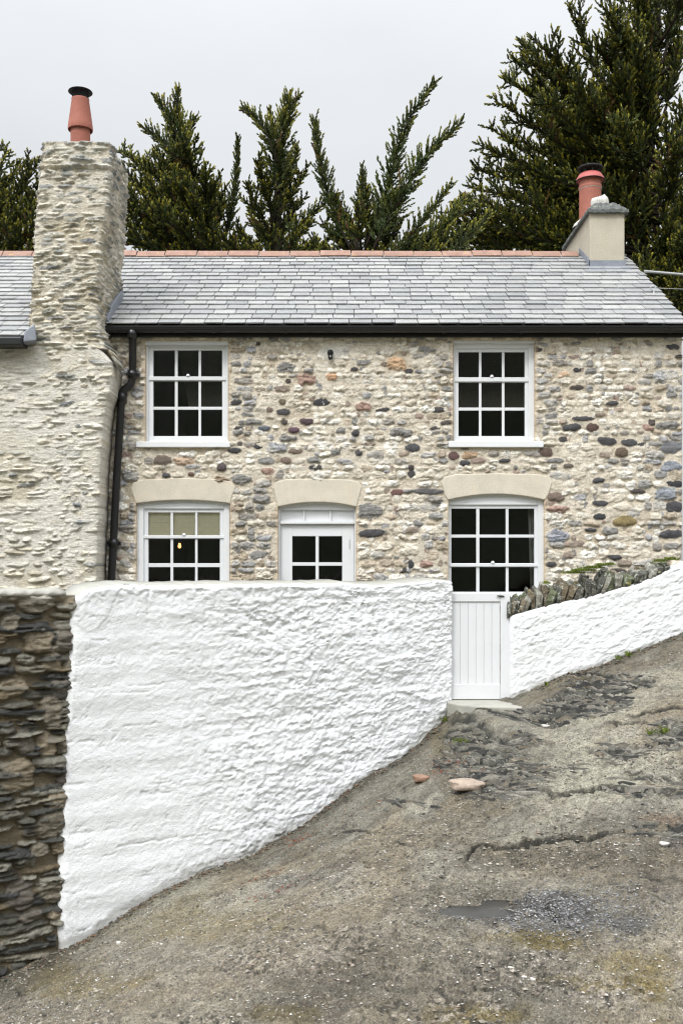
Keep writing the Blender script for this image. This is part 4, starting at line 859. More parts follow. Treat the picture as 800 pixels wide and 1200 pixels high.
# project stones onto the (u, z) grid with irregular z: use a regular helper grid then sample
Vr = np.arange(-3.4, .15, .0105); UR, VR = np.meshgrid(U, Vr); Hr = np.zeros_like(UR); dr2 = np.ones(UR.shape + (3,))
stones_field(U, Vr, stones_w, (fbm(UR * 9, VR * 16, 3, 221), fbm(UR * 8, VR * 14, 3, 222), ridge(UR * 6, VR * 18, 3, 223), fbm(UR * 30, VR * 40, 3, 224)), dr2, Hr, lip=.3)
for _ in range(3):
    Hr[1:-1] = (Hr[:-2] + Hr[1:-1] * 2 + Hr[2:]) / 4; Hr[:, 1:-1] = (Hr[:, :-2] + Hr[:, 1:-1] * 2 + Hr[:, 2:]) / 4
ii = np.clip(((ZZ + 3.4) / .0105), 0, len(Vr) - 1.001); i0 = ii.astype(int); fr_ = ii - i0; jj = np.broadcast_to(np.arange(len(U)), UU.shape)
Hrs = Hr[i0, jj] * (1 - fr_) + Hr[i0 + 1, jj] * fr_
Hw += Hrs * (1 - .85 * smooth_m) * .30
# thick flap of old limewash at the top left
fu = (UU - wpx(92)) ; fl_edge = -.10 - .28 * ss(wpx(140), wpx(100), UU) - .10 * (fbm(UU * 5, UU * 0, 3, 231) - .5) * 2
Hw += .006 * ss(fl_edge - .012, fl_edge + .012, ZZ + .06 * (fbm(UU * 14, ZZ * 14, 3, 232) - .5))
Hw -= .05 * (1 - np.clip(UU / .05, 0, 1)) ** 2 + .035 * ss(.985, 1, VV) ** 2
Hw = Hw + .02
wc = np.empty(UU.shape + (3,)); wc[:] = (.80, .81, .825)
topd = ss(-.016, -.002, ZZ - ztop(UU) + .012 * (fbm(UU * 22, UU * 0 + 1, 3, 241) - .6)); wc = lerp(wc, topd * .85, (.30, .29, .24))
foot = 1 - ss(.02, .10, ZZ - zb(xw) + .12 * (fbm(UU * 12, ZZ * 12, 4, 242) - .5)); wc = lerp(wc, foot * .55, (.20, .19, .15))
peel = ss(.66, .70, fbm(UU * 7, ZZ * 12, 4, 243)) * ss(-1.0, -.0, ZZ); wc = lerp(wc, peel * .3, (.5, .5, .47))
M_whiteA = material('limewash', None, .75, .3, .02, 2, .03, 60, ((30, .006), (90, .005)), tint=[((.66, .66, .65), 1.3, .6, .8, .3)])
bw = freewall('whitewashed_wall', A, Bp, ztop, zbot, Hw, wc, U, V, M_whiteA, .34, .03, shift=lambda u, z: edge_(z) * np.clip(1 - u / .9, 0, 1))
tag(bw, 'long whitewashed retaining wall in the foreground left of the gate', 'wall')
# dark bare stone wall to its left
A2 = (-4.6, 8.2 - .6557 * (4.6 - 2.255)); Ld = math.hypot(A[0] - A2[0], A[1] - A2[1]); U = axis([0, Ld + .0], .009); V = np.linspace(0, 1, 380)
A2v = np.array(A2) ; UU, VV = np.meshgrid(U, V); x2 = A2[0] + (A[0] - A2[0]) * UU / Ld
zt2 = lambda u: Z_(698, 8.0) + 0 * u; zb2 = lambda u: zb(A2[0] + (A[0] - A2[0]) * u / Ld) - .2
ZZ = zb2(UU) + (zt2(UU) - zb2(UU)) * VV
Vr = np.arange(-4.2, 0, .009); UR, VR = np.meshgrid(U, Vr)
f_ = (fbm(UR * 9, VR * 20, 3, 301), fbm(UR * 8, VR * 20, 3, 302), ridge(UR * 7, VR * 34, 4, 303), fbm(UR * 36, VR * 50, 3, 304))
Hr = .03 * (fbm(UR * 8, VR * 10, 4, 305) - .6) + .015 * (f_[3] - .5); cr = np.empty(UR.shape + (3,)); cr[:] = (.16, .13, .085)
cr = lerp(cr, ss(.5, .7, fbm(UR * 5, VR * 6, 4, 306)) * .7, (.27, .22, .15)); cr = lerp(cr, ss(.55, .7, fbm(UR * 4, VR * 4, 4, 307)) * .6, (.10, .085, .05))
rdk = random.Random(21); dkc = [(.055, .055, .048), (.08, .076, .062), (.040, .041, .038), (.115, .108, .086), (.16, .145, .11), (.13, .10, .06), (.20, .19, .155)]
dst = courses(-.1, Ld, -4.1, 0, .03, .10, .12, .60, lambda u, v: (rdk.uniform(-.08, .08), rdk.uniform(2.3, 4), rdk.uniform(.03, .075), rdk.choice(dkc), rdk.uniform(.7, 1.2), 4), drop=.12, gap=.12, rnd=rdk)
dst += courses(Ld - .32, Ld + .05, -3.2, -.1, .12, .3, .16, .3, lambda u, v: (rdk.uniform(-.1, .1), 3, rdk.uniform(.05, .065), rdk.choice([(.16, .14, .105), (.20, .165, .115), (.12, .105, .085)]), .6, 5), drop=.5, rnd=rdk)
stones_field(U, Vr, dst, f_, cr, Hr, lip=.2)
ii = np.clip(((ZZ + 4.2) / .009), 0, len(Vr) - 1.001); i0 = ii.astype(int); fr_ = ii - i0; jj = np.broadcast_to(np.arange(len(U)), UU.shape)
H2 = Hr[i0, jj] * (1 - fr_) + Hr[i0 + 1, jj] * fr_ - .045; c2 = cr[i0, jj]
capm = ss(-.035, -.015, ZZ - zt2(UU) + .05 * (fbm(UU * 8, UU * 0, 3, 309) - .5)); c2 = lerp(c2, capm * .9, (.45, .42, .35))
M_dark = material('dark slate rubble', None, .6, .4, .15, 10, .3, 70, ((30, .008), (120, .004)), (1, 1, 2.5), tint=[((.25, .25, .19), 12, .62, .72, .5)])
dw = freewall('bare_stone_wall', A2, A, zt2, zb2, H2, c2, U, V, M_dark, .38, .02, shift=lambda u, z: (edge_(z) + .03) * np.clip(1 - (Ld - u) / .9, 0, 1))
tag(dw, 'dark unpainted slate stone wall at the left edge, running on from the whitewashed wall', 'wall')
m = MB(); tdir = np.array([A[0] - A2[0], A[1] - A2[1]]) / Ld; nn_ = np.array([tdir[1], -tdir[0]]); q0 = np.array(A2); q1 = np.array(A) + tdir * .05; zc = Z_(698, 8.0)
vs = []; fs = []; nn = 60
for k in range(nn + 1):
    p = q0 + (q1 - q0) * k / nn; o1 = .02 + .02 * math.sin(k * 1.7) * math.cos(k * .6)
    for (off, dz) in ((o1, .0), (o1 - .01, .03 + .012 * math.sin(k * 2.3)), (-.12, .055 + .01 * math.sin(k)), (-.4, .05), (-.4, -.02), (-.1, -.02)): vs.append((p[0] + nn_[0] * off, p[1] + nn_[1] * off, zc + dz))
for k in range(nn):
    for j in range(6): fs.append((k * 6 + j, k * 6 + (j + 1) % 6, (k + 1) * 6 + (j + 1) % 6, (k + 1) * 6 + j))
fs += [tuple(range(6)), tuple(range(nn * 6 + 5, nn * 6 - 1, -1))]
m.add(vs, fs); m.build('mortar_cap', M_concrete, dw, True)
# right whitewashed wall
A3 = (X_(597.5, 10.4), 10.4); B3 = (5.2, 10.4); L3 = B3[0] - A3[0]
tp = [(597, 722), (620, 716), (640, 710), (670, 703), (700, 697), (725, 690), (745, 684), (760, 679), (775, 672), (788, 664), (800, 661), (850, 640), (950, 600)]
tu3 = np.array([X_(p[0], 10.4) - A3[0] for p in tp]); tz3 = np.array([Z_(p[1], 10.4) for p in tp])
U = axis([0, L3], .0105); V = np.linspace(0, 1, 110); UU, VV = np.meshgrid(U, V)
zt3 = lambda u: np.interp(u, tu3, tz3) + .014 * (fbm(u * 8, u * 0 + 9, 3, 401) - .5); zb3 = lambda u: zb(A3[0] + u) - .15
ZZ = zb3(UU) + (zt3(UU) - zb3(UU)) * VV
H3 = plaster(UU, ZZ - .3 * UU, np.full_like(UU, .25), 410) * .85; H3 = H3 - .03 * ss(.96, 1, VV) ** 2 - .03 * (1 - np.clip(UU / .03, 0, 1)) ** 2 + .01
wc = np.empty(UU.shape + (3,)); wc[:] = (.77, .78, .79); foot = 1 - ss(.0, .05, ZZ - zb(A3[0] + UU) + .06 * (fbm(UU * 14, ZZ * 14, 4, 412) - .5)); wc = lerp(wc, foot * .5, (.22, .2, .16))
rwall = freewall('whitewashed_wall', A3, B3, zt3, zb3, H3, wc, U, V, M_whiteA, .30, .0)
tag(rwall, 'sloping whitewashed wall right of the gate, topped with upright slate stones', 'wall')
# coping of upright stones (one part)
rc = random.Random(31); V_, Q_, C_ = [], [], []
m = MB(); x = A3[0] - .01; i = 0
cc = [(.09, .09, .075), (.13, .125, .105), (.20, .19, .16), (.07, .07, .06), (.13, .105, .07), (.27, .26, .23), (.10, .11, .065)]
while x < X_(788, 10.4):
    t = (x - A3[0]) / (X_(788, 10.4) - A3[0]); wd = rc.uniform(.026, .058); hgt = (.105 if t < .6 else .105 - .06 * (t - .6) / .4) * rc.uniform(.75, 1.15)
    if t > .97: hgt *= .6
    z0 = float(np.interp(x - A3[0], tu3, tz3)); lean = rc.uniform(-.2, .5)
    for yy in (.075, .20):
        v, f = rock((x + rc.uniform(-.01, .01), 10.4 + yy + rc.uniform(-.02, .02), z0 + hgt * .72 + (.03 if yy > .1 else 0)), (wd, .075, hgt), lean, i, 7); c = rc.choice(cc); k = rc.uniform(.8, 1.25); m.add(v, f, tuple(q * k for q in c)); i += 1
    x += wd * 1.55
M_cope = material('lichened slate', None, .85, .3, .3, 25, .35, 80, ((40, .01), (140, .004)), tint=[((.42, .43, .38), 26, .56, .62, .75), ((.26, .22, .05), 12, .63, .68, .7)])
m.build('coping', M_cope, rwall)
# moss on the coping
def tufts(name, spots, label, cat, mat, n=130, hgt=.05, spread=.12, seed=5):
    r = random.Random(seed); vs = []; fs = []
    for (cx, cy, cz, sc) in spots:
        for _ in range(int(n * sc)):
            x = cx + r.gauss(0, spread * sc); y = cy + r.gauss(0, .035); h = hgt * r.uniform(.4, 1.2); a = r.uniform(0, 6.3); lx, ly = math.cos(a) * h * .6, math.sin(a) * h * .6; w_ = .005
            o = len(vs); vs += [(x - w_, y, cz), (x + w_, y + .003, cz), (x + lx * .5 + w_ * .6, y + ly * .5, cz + h * .7), (x + lx, y + ly, cz + h)]; fs += [(o, o + 1, o + 2, o + 3)]
    m = MB(); m.add(vs, fs); o = m.build(name, mat); tag(o, label, cat, kind='stuff'); return o
sp = [(X_(px, 10.46), 10.46, Z_(py, 10.46), s) for px, py, s in [(672, 672, 1.), (683, 669, 1.2), (694, 666, 1), (704, 663, .6), (715, 662, .4), (640, 684, .3), (785, 656, .7), (773, 658, .6)]]
tufts('moss', sp, 'green moss growing on top of the slate coping stones', 'moss', M_grass, 330, .028, .045)
gs = []
for px, py, s in [(539, 868, .7), (546, 866, .5), (774, 857, .8), (778, 855, .5), (533, 835, .5), (528, 838, .6), (737, 768, .5), (724, 771, .4), (522, 845, .5), (760, 860, .3), (748, 762, .3), (640, 802, .3)]:
    X, Y = onground(px, py); gs.append((X, Y, gz(X, Y) - .005, s))
tufts('grass', gs, 'small green grass tufts in cracks of the rocky slope', 'grass', M_grass, 60, .045, .035, 6)
# ------------------------------------------------------------------ gate
GYT = 10.44
gate = empty('gate', P(563, 820, GYT), 'low white boarded gate between the two whitewashed walls', 'gate')
def gb(m, x0, x1, y0, y1, a, b): m.box(X_(x0, GYT), X_(x1, GYT), a, b, Z_(y1, GYT), Z_(y0, GYT))
m = MB(); n = 6
for k in range(n):
    a = 529.5 + (585.5 - 529.5) * k / n; b = 529.5 + (585.5 - 529.5) * (k + 1) / n; gb(m, a + .12, b - .12, 703, 805, GYT + .014, GYT + .034)
m.build('boards', M_paint, gate, False, .003, 2)
m = MB(); gb(m, 527.6, 586, 695, 705, GYT, GYT + .045); m.build('rail', M_paint, gate, False, .004); m = MB(); gb(m, 527.6, 586, 802, 819.5, GYT, GYT + .045); m.build('rail', M_paint, gate, False, .004)
m = MB(); gb(m, 586.2, 597.2, 695, 819.2, GYT - .001, GYT + .046); m.build('stile', M_paint, gate, False, .004); m = MB(); gb(m, 526, 529.8, 705.2, 801.8, GYT + .001, GYT + .044); m.build('stile', M_paint, gate, False, .004)
m = MB(); x, y, z = P(588, 698.5, GYT); m.box(x - .032, x + .014, y - .010, y - .002, z - .009, z + .006); m.tube([(x - .045, y - .016, z + .004), (x - .01, y - .018, z + .004), (x + .02, y - .012, z - .002)], .0045, 8); m.lathe([(.010, 0), (.012, .006), (0, .012)], (x - .045, y - .016, z), 10)
m.build('latch', M_brass, gate)
# ------------------------------------------------------------------ cables at the right gable
cb = MB(); pts = []
for k in range(13): t = k / 12; pts.append((3.84 + 7 * t, 13.0 + 1.2 * t, Z_(318, 13.0) + .06 * t - .3 * t * (1 - t)))
cb.tube(pts, .018, 8); o = cb.build('overhead_cable', M_cable, None, True); tag(o, 'thick pale overhead cable leaving the right gable of the roof', 'cable')
hk = empty('cable_bracket', P(765, 345, 12.35), 'small galvanised hook on the roof edge holding a thin wire', 'bracket')
m = MB(); x, y, z = P(765.5, 352, 12.35); m.tube([(x, y, z - .04), (x, y, z + .13)], .008, 8); q = [(x - .01 + .028 * math.cos(a), y, z + .15 + .028 * math.sin(a)) for a in [k * math.pi / 6 for k in range(13)]]; m.tube(q, .006, 6, False); m.build('hook', M_steel, hk, True)
m = MB(); q = []
for k in range(17): t = k / 16; q.append((x + 4.5 * t, y + .8 * t, z + .15 + .5 * t - .5 * t * (1 - t)))
m.tube(q, .004, 6); m.build('wire', M_cable, hk, True)
# ------------------------------------------------------------------ loose stones, gravel, leaves
def stone(name, px, py, wpx_, hpx, mat, label, cat='stone', group=None, seed=0):
    X, Y = onground(px, py); k = Y / 1200; v, f = rock((X, Y, gz(X, Y) + hpx * k * .28), (wpx_ * k / 2, wpx_ * k / 2.6, hpx * k * .55), .05, seed, 14, .05)
    m = MB(); m.add(v, f); o = m.build(name, mat, None, True); return tag(o, label, cat, group)
stone('loose_rock', 547, 926, 40, 11, M_rock, 'flat pinkish rock lying beside the layered slate outcrop', seed=5)
stone('loose_rock', 493, 916, 19, 8, M_brownrock, 'small rusty brown stone left of the pink rock', seed=6)
for i, (px, py, a, b, l) in enumerate([(614, 1144, 9, 5, 'white pebble in the lower foreground, left one of a close pair'), (624, 1147, 9, 5, 'white pebble in the lower foreground, right one of a close pair'),
                                       (778, 992, 15, 5, 'flat white stone near the right edge below the upper crack'), (639, 842, 13, 4, 'flat white stone in front of the concrete step'), (139, 1103, 8, 6, 'white pebble near the bottom left foot of the whitewashed wall'), (598, 1134, 10, 5, 'chalky pebble just above the close pair of white pebbles')]):
    stone('pebble', px, py, a * .75, b * .75, M_whitepeb, l, 'pebble', seed=20 + i)
rg = np.random.RandomState(4)
def gravel(nn, name, label, samp, lo, hi, cols, seed):
    r = np.random.RandomState(seed); base = np.array([(1, 0, 0), (-1, 0, 0), (0, 1, 0), (0, -1, 0), (0, 0, 1), (0, 0, -1)], float); fc = np.array([(0, 2, 4), (2, 1, 4), (1, 3, 4), (3, 0, 4), (2, 0, 5), (1, 2, 5), (3, 1, 5), (0, 3, 5)])
    P0 = samp(nn, r); nn = len(P0); s = r.uniform(lo, hi, nn) ** 1; th = r.uniform(0, 6.28, nn); S = np.stack([s * r.uniform(.7, 1.4, nn), s * r.uniform(.6, 1.1, nn), s * r.uniform(.35, .7, nn)], -1)
    v = base[None] * S[:, None] * r.uniform(.7, 1.2, (nn, 6, 1)); c, sn = np.cos(th)[:, None], np.sin(th)[:, None]
    v = np.stack([v[..., 0] * c - v[..., 1] * sn, v[..., 0] * sn + v[..., 1] * c, v[..., 2]], -1) + P0[:, None]
    f = (fc[None] + 6 * np.arange(nn)[:, None, None]).reshape(-1, 3); cl_ = np.array(cols)[r.randint(0, len(cols), nn)] * r.uniform(.7, 1.3, (nn, 1))
    o = link(name, fast_mesh(name, v.reshape(-1, 3), f, np.repeat(cl_, 6, 0)), M_gravel); return tag(o, label, 'gravel', kind='stuff')
def gzv(X, Y):
    i = np.clip(np.searchsorted(gy, Y), 0, len(gy) - 1); j = np.clip(np.searchsorted(gx, X), 0, len(gx) - 1); return GZ[i, j]
def samp_all(n, r):
    X = r.uniform(-2.6, 3.5, n); Y = r.uniform(4.2, 9.8, n); k = (fbm(X * 2, Y * 2, 3, 501) > r.uniform(.32, .62, n)) & (Y < wallY(X) - .05) & (r.uniform(0, 1, n) < 1.25 - .12 * (Y - 4)); X, Y = X[k], Y[k]
    return np.stack([X, Y, gzv(X, Y) + .001], -1)
def samp_wall(n, r):
    X = r.uniform(-2.7, 3.4, n); Y = wallY(X) - .03 - np.abs(r.normal(0, .09, n)); k = (X < 1.12) | (X > 1.95); X, Y = X[k], Y[k]; return np.stack([X, Y, gzv(X, Y) + .003], -1)
def samp_dark(n, r):
    c = [onground(650, 1066), onground(700, 1078), onground(610, 1075)]; q = r.randint(0, 3, n); X = np.array([c[k][0] for k in q]) + r.normal(0, .25, n); Y = np.array([c[k][1] for k in q]) + r.normal(0, .14, n)
    return np.stack([X, Y, gzv(X, Y) + .001], -1)
gcols = [(.13, .12, .10), (.2, .18, .15), (.09, .085, .08), (.3, .28, .25), (.16, .12, .08)]
gravel(52000, 'gravel', 'fine loose grit scattered over the rocky slope', samp_all, .0025, .0105, gcols + [(.45, .43, .4)], 1)
gravel(1700, 'gravel', 'coarse dark grit gathered along the foot of the white walls', samp_wall, .006, .02, [(.06, .055, .045), (.1, .09, .07), (.16, .14, .11), (.12, .07, .04)], 2)
gravel(2600, 'gravel', 'dark grey aggregate beside the puddle', samp_dark, .004, .010, [(.08, .08, .085), (.14, .14, .145), (.27, .27, .27), (.2, .2, .2)], 3)
# upturned slate: thin hard edges breaking through the slope
def outcrop():
    r = random.Random(55); m = MB(); ux, uy = 1 / 1.80, -1.5 / 1.80; cx_, cy_ = 1.5 / 1.80, 1 / 1.80
    cols = [(.05, .05, .046), (.08, .078, .068), (.12, .115, .10), (.17, .162, .14), (.25, .235, .20), (.04, .04, .038), (.20, .172, .13), (.15, .14, .115)]
    zones = [(585, 915, 55, 22, 230), (565, 893, 55, 17, 170), (545, 862, 26, 20, 60), (690, 815, 50, 20, 230), (650, 833, 62, 8, 90), (740, 802, 28, 8, 50), (722, 883, 26, 9, 60), (788, 860, 24, 18, 80), (608, 868, 30, 8, 50), (775, 975, 34, 7, 50), (700, 795, 38, 7, 70), (480, 945, 40, 8, 10), (760, 925, 50, 5, 40), (690, 905, 60, 10, 14)]
    for (px, py, rx, ry, n) in zones:
        for _ in range(n):
            a, q = r.uniform(0, 6.3), math.sqrt(r.random()); qx, qy = px + rx * q * math.cos(a) + r.gauss(0, 4), py + ry * q * math.sin(a) + r.gauss(0, 2)
            X, Y = onground(qx, qy)
            if Y > float(wallY(np.array(X))) - .12 or (1.0 < X < 2.1 and Y > 9.8): continue
            Lh = r.uniform(.025, .15) * (1.2 if r.random() < .3 else .8); wd = r.uniform(.005, .022); hh = r.uniform(.002, .018); e = .05; g0 = float(gbase(X, Y)) / Y; gxx = (float(gbase(X + e, Y)) / Y - g0); gyy = (float(gbase(X, Y + e)) / (Y + e) - g0); gl = math.hypot(gxx, gyy) + 1e-9; ux, uy = gyy / gl, -gxx / gl; cx_, cy_ = gxx / gl, gyy / gl
            j = r.gauss(-.07, .08); dx, dy = ux * math.cos(j) - uy * math.sin(j), ux * math.sin(j) + uy * math.cos(j)
            c = r.choice(cols); f = r.uniform(.8, 1.2); c = tuple(v * f for v in c); top = []; bot = []; ns = 5; lean = r.uniform(-.6, .2)
            for k in range(ns + 1):
                t = k / ns * 2 - 1; w_ = wd * (1 - abs(t) ** 3) * r.uniform(.6, 1.1) + .001; x, y = X + dx * Lh * t + r.uniform(-.004, .004), Y + dy * Lh * t; z = gz(x, y); h_ = hh * (1 - t * t * .8) * r.uniform(.6, 1.1)
                top += [(x - cx_ * w_ + cx_ * lean * h_, y - cy_ * w_ + cy_ * lean * h_, z + h_), (x + cx_ * w_ + cx_ * lean * h_, y + cy_ * w_ + cy_ * lean * h_, z + h_ * r.uniform(.5, 1))]
                bot += [(x - cx_ * w_ * 1.2, y - cy_ * w_ * 1.2, z - .03), (x + cx_ * w_ * 1.2, y + cy_ * w_ * 1.2, z - .03)]
            nn = len(top); vs = top + bot; fs = []
            for k in range(ns):
                a0 = 2 * k; fs += [(a0, a0 + 2, a0 + 3, a0 + 1), (a0, nn + a0, nn + a0 + 2, a0 + 2), (a0 + 1, a0 + 3, nn + a0 + 3, nn + a0 + 1)]
            fs += [(0, 1, nn + 1, nn), (nn - 2, nn - 1, 2 * nn - 1, 2 * nn - 2)]
            m.add(vs, fs, c)
    M = material('slate edges', None, .6, .4, .25, 20, .4, 70, ((50, .006),)); o = m.build('slate_outcrop', M); tag(o, 'layered slate bedrock edges breaking through the slope in front of the gate', 'bedrock', kind='stuff')
outcrop()
def samp_fore(n, r):
    X = r.uniform(-2.6, 3.0, n); Y = r.uniform(4.0, 8.2, n); k = (fbm(X * 2.1, Y * 2.1, 4, 98) > r.uniform(.42, .60, n)) & (Y < wallY(X) - .15); X, Y = X[k], Y[k]; return np.stack([X, Y, gzv(X, Y)], -1)
gravel(9000, 'gravel', 'small broken stones bedded in the rough near part of the slope', samp_fore, .006, .019, [(.10, .09, .07), (.22, .19, .155), (.06, .056, .048), (.30, .27, .225), (.15, .125, .09), (.19, .15, .12)], 7)
lv = MB(); r = random.Random(8)
for (px, py, n, sx, sy) in [(527, 890, 70, .10, .16), (522, 900, 40, .08, .1), (355, 985, 40, .12, .04), (345, 984, 25, .1, .04), (322, 1045, 40, .16, .04), (310, 1026, 25, .1, .03), (438, 942, 12, .2, .1), (560, 905, 14, .1, .1)]:
    cx, cy = onground(px, py)
    for _ in range(n):
        x = cx + r.gauss(0, sx); y = cy + r.gauss(0, sy)
        if y > float(wallY(np.array(x))) - .04: continue
        z = gz(x, y) + r.uniform(.003, .012); s = r.uniform(.008, .02); a = r.uniform(0, 6.3); u = Vector((math.cos(a), math.sin(a), r.uniform(-.3, .3))) * s; v = Vector((-math.sin(a), math.cos(a), r.uniform(-.3, .3))) * s * .5; c = Vector((x, y, z))
        lv.add([c - u, c + v, c + u, c - v], [(0, 1, 2, 3)])
tag(lv.build('dead_leaves', M_dead), 'red brown leaf litter on the slope near the gate and wall foot', 'leaves', kind='stuff')
# ------------------------------------------------------------------ cypress trees
class Crown:
    def __init__(s, seed): s.tw = []; s.r = random.Random(seed); s.wood = MB()
    def plume(s, pts, lmax, dens_=15, ang=52, flat=.55, bare=.12, wood=.03, tipw=.25, up=.25, prof=None, tf=1.):
        """pts: axis polyline; twigs stand round it, longest near the foot"""
        r = s.r; pts = [Vector(p) for p in pts]; sp = []
        for i in range(len(pts) - 1):
            p0 = pts[max(i - 1, 0)]; p1, p2 = pts[i], pts[i + 1]; p3 = pts[min(i + 2, len(pts) - 1)]
            for k in range(8):
                t = k / 8; sp.append(.5 * ((2 * p1) + (p2 - p0) * t + (2 * p0 - 5 * p1 + 4 * p2 - p3) * t * t + (3 * p1 - p0 - 3 * p2 + p3) * t ** 3))
        sp.append(pts[-1]); ln = [0]
        for a, b in zip(sp[:-1], sp[1:]): ln.append(ln[-1] + (b - a).length)
        Lt = ln[-1]; s.wood.tube(sp[::4] + [sp[-1]], [wood * (1 - .85 * i / (len(sp[::4]))) + .003 for i in range(len(sp[::4]) + 1)], 6)
        n = int(Lt * dens_ * 1.7); lmax *= 1.22; az = r.uniform(0, 6.3)
        for i in range(n):
            d = Lt * (bare + (1 - bare) * (i + r.random()) / n); j = max(1, next((q for q, v in enumerate(ln) if v >= d), len(ln) - 1)); t = (d - ln[j - 1]) / max(1e-6, ln[j] - ln[j - 1])
            p = sp[j - 1].lerp(sp[j], t); T = (sp[j] - sp[j - 1]).normalized(); f = d / Lt; az += 2.4 + r.uniform(-.3, .3)
            A_ = T.cross(Vector((0, 1, 0))); A_ = A_.normalized() if A_.length > .05 else Vector((1, 0, 0)); B_ = T.cross(A_).normalized()
            rad = (A_ * math.cos(az) + B_ * math.sin(az) * flat).normalized(); an = R(ang * r.uniform(.75, 1.2) * (1 - .45 * f))
            D_ = (T * math.cos(an) + rad * math.sin(an) + Vector((0, 0, up))).normalized()
            ll = lmax * (tipw + (1 - tipw) * (1 - f) ** .8) * r.uniform(.55, 1.15) * min(1, .5 + f * 4)
            s.tw.append((p, D_, ll, tf * (.45 + .9 * f)))  # last value brightens leaf colour towards plume ends, as if lit
    def limb(s, pts, lsub, nsub, ltw, dens_=14, wood=.028, ang=48, up=.35, spread=1., tf=1., start=.2):
        """a bough carrying smaller plumes"""
        r = s.r; pv = [Vector(p) for p in pts]; s.plume(pts, ltw, dens_, 55, .8, .3, wood, tf=tf)
        ln = [0]
        for a, b in zip(pv[:-1], pv[1:]): ln.append(ln[-1] + (b - a).length)
        for i in range(nsub):
            f = start + (1 - start) * (i + r.random()) / nsub; d = f * ln[-1]; j = max(1, next((q for q, v in enumerate(ln) if v >= d), len(ln) - 1)); t = (d - ln[j - 1]) / (ln[j] - ln[j - 1]); p = pv[j - 1].lerp(pv[j], t); T = (pv[j] - pv[j - 1]).normalized()
            az = r.uniform(0, 6.3); A_ = T.cross(Vector((0, 1, .1))).normalized(); B_ = T.cross(A_).normalized(); an = R(ang * r.uniform(.6, 1.2)); rad = A_ * math.cos(az) + B_ * math.sin(az) * spread
            D_ = (T * math.cos(an) + rad.normalized() * math.sin(an) + Vector((0, 0, up))).normalized(); l = lsub * r.uniform(.5, 1.15) * (1.15 - .85 * f); e = p + D_ * l * .6; e2 = p + D_ * l + Vector((0, 0, .12 * l))
            s.plume([p, e, e2], ltw * .8, dens_, 55, .8, .02, .012, tf=tf)
    def build(s, parent, K=32):
        r = np.random.RandomState(len(s.tw)); n = len(s.tw); P0 = np.array([t[0][:] for t in s.tw]); D_ = np.array([t[1][:] for t in s.tw]); Lg = np.array([t[2] for t in s.tw])
        ax = np.cross(D_, [0.1, 1, .05]); ax /= np.linalg.norm(ax, axis=1, keepdims=True); bx_ = np.cross(D_, ax)
        t = (np.arange(K)[None] + r.uniform(0, 1, (n, K))) / K; a = r.uniform(0, 2 * np.pi, (n, K)); bend = np.stack([np.zeros(n), np.zeros(n), Lg * .12], -1)
        P1 = P0[:, None] + D_[:, None] * (Lg[:, None] * t)[..., None] + bend[:, None] * (t ** 2)[..., None]
        rd = ax[:, None] * np.cos(a)[..., None] + bx_[:, None] * np.sin(a)[..., None]; sprd = r.uniform(.35, .9, (n, K))[..., None] * (1 - .5 * t[..., None])
        ld_ = D_[:, None] + rd * sprd; ld_ /= np.linalg.norm(ld_, axis=2, keepdims=True); ll = (.17 * Lg[:, None] * (1.15 - .6 * t) + .028) * r.uniform(.7, 1.2, (n, K))
        sd_ = np.cross(ld_, r.normal(size=(n, K, 3))); sd_ /= np.linalg.norm(sd_, axis=2, keepdims=True); wd = (ll * .18 + .005)[..., None]
        e = P1 + ld_ * ll[..., None]; mid = P1 + ld_ * ll[..., None] * .45
        V = np.stack([P1, mid + sd_ * wd, e, mid - sd_ * wd], 2).reshape(-1, 3); Q = np.arange(len(V)).reshape(-1, 4)
        c1 = np.array((.036, .054, .014)); c2 = np.array((.48, .42, .05)); k = np.clip((t ** 2) * r.uniform(.1, 1, (n, 1)) * r.uniform(.5, 1.1, (n, K)), 0, 1)[..., None]; k = k * np.array([q[3] for q in s.tw])[:, None, None]  # yellow-green new growth, brightened at the tips to paint in lit tops
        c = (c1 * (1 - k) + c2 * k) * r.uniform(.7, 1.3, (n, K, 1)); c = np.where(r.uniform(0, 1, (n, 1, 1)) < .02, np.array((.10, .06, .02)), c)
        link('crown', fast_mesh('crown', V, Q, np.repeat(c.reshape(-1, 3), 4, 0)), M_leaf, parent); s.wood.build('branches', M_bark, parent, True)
        print('crown', parent.name, n, len(Q))
def tree(label, base, seed): return empty('cypress_tree', base, label, 'tree', 'dark cypress trees behind the cottages'), Crown(seed)
def trunk(parent, pts, r0, r1):
    m = MB(); n = len(pts); m.tube(pts, [r0 + (r1 - r0) * i / (n - 1) for i in range(n)], 10); m.build('trunk', M_bark, parent, True)
def pp(l, Y, dy=0): return [P(x, y, Y + dy * i / max(1, len(l) - 1)) for i, (x, y) in enumerate(l)]
rt = random.Random(77)
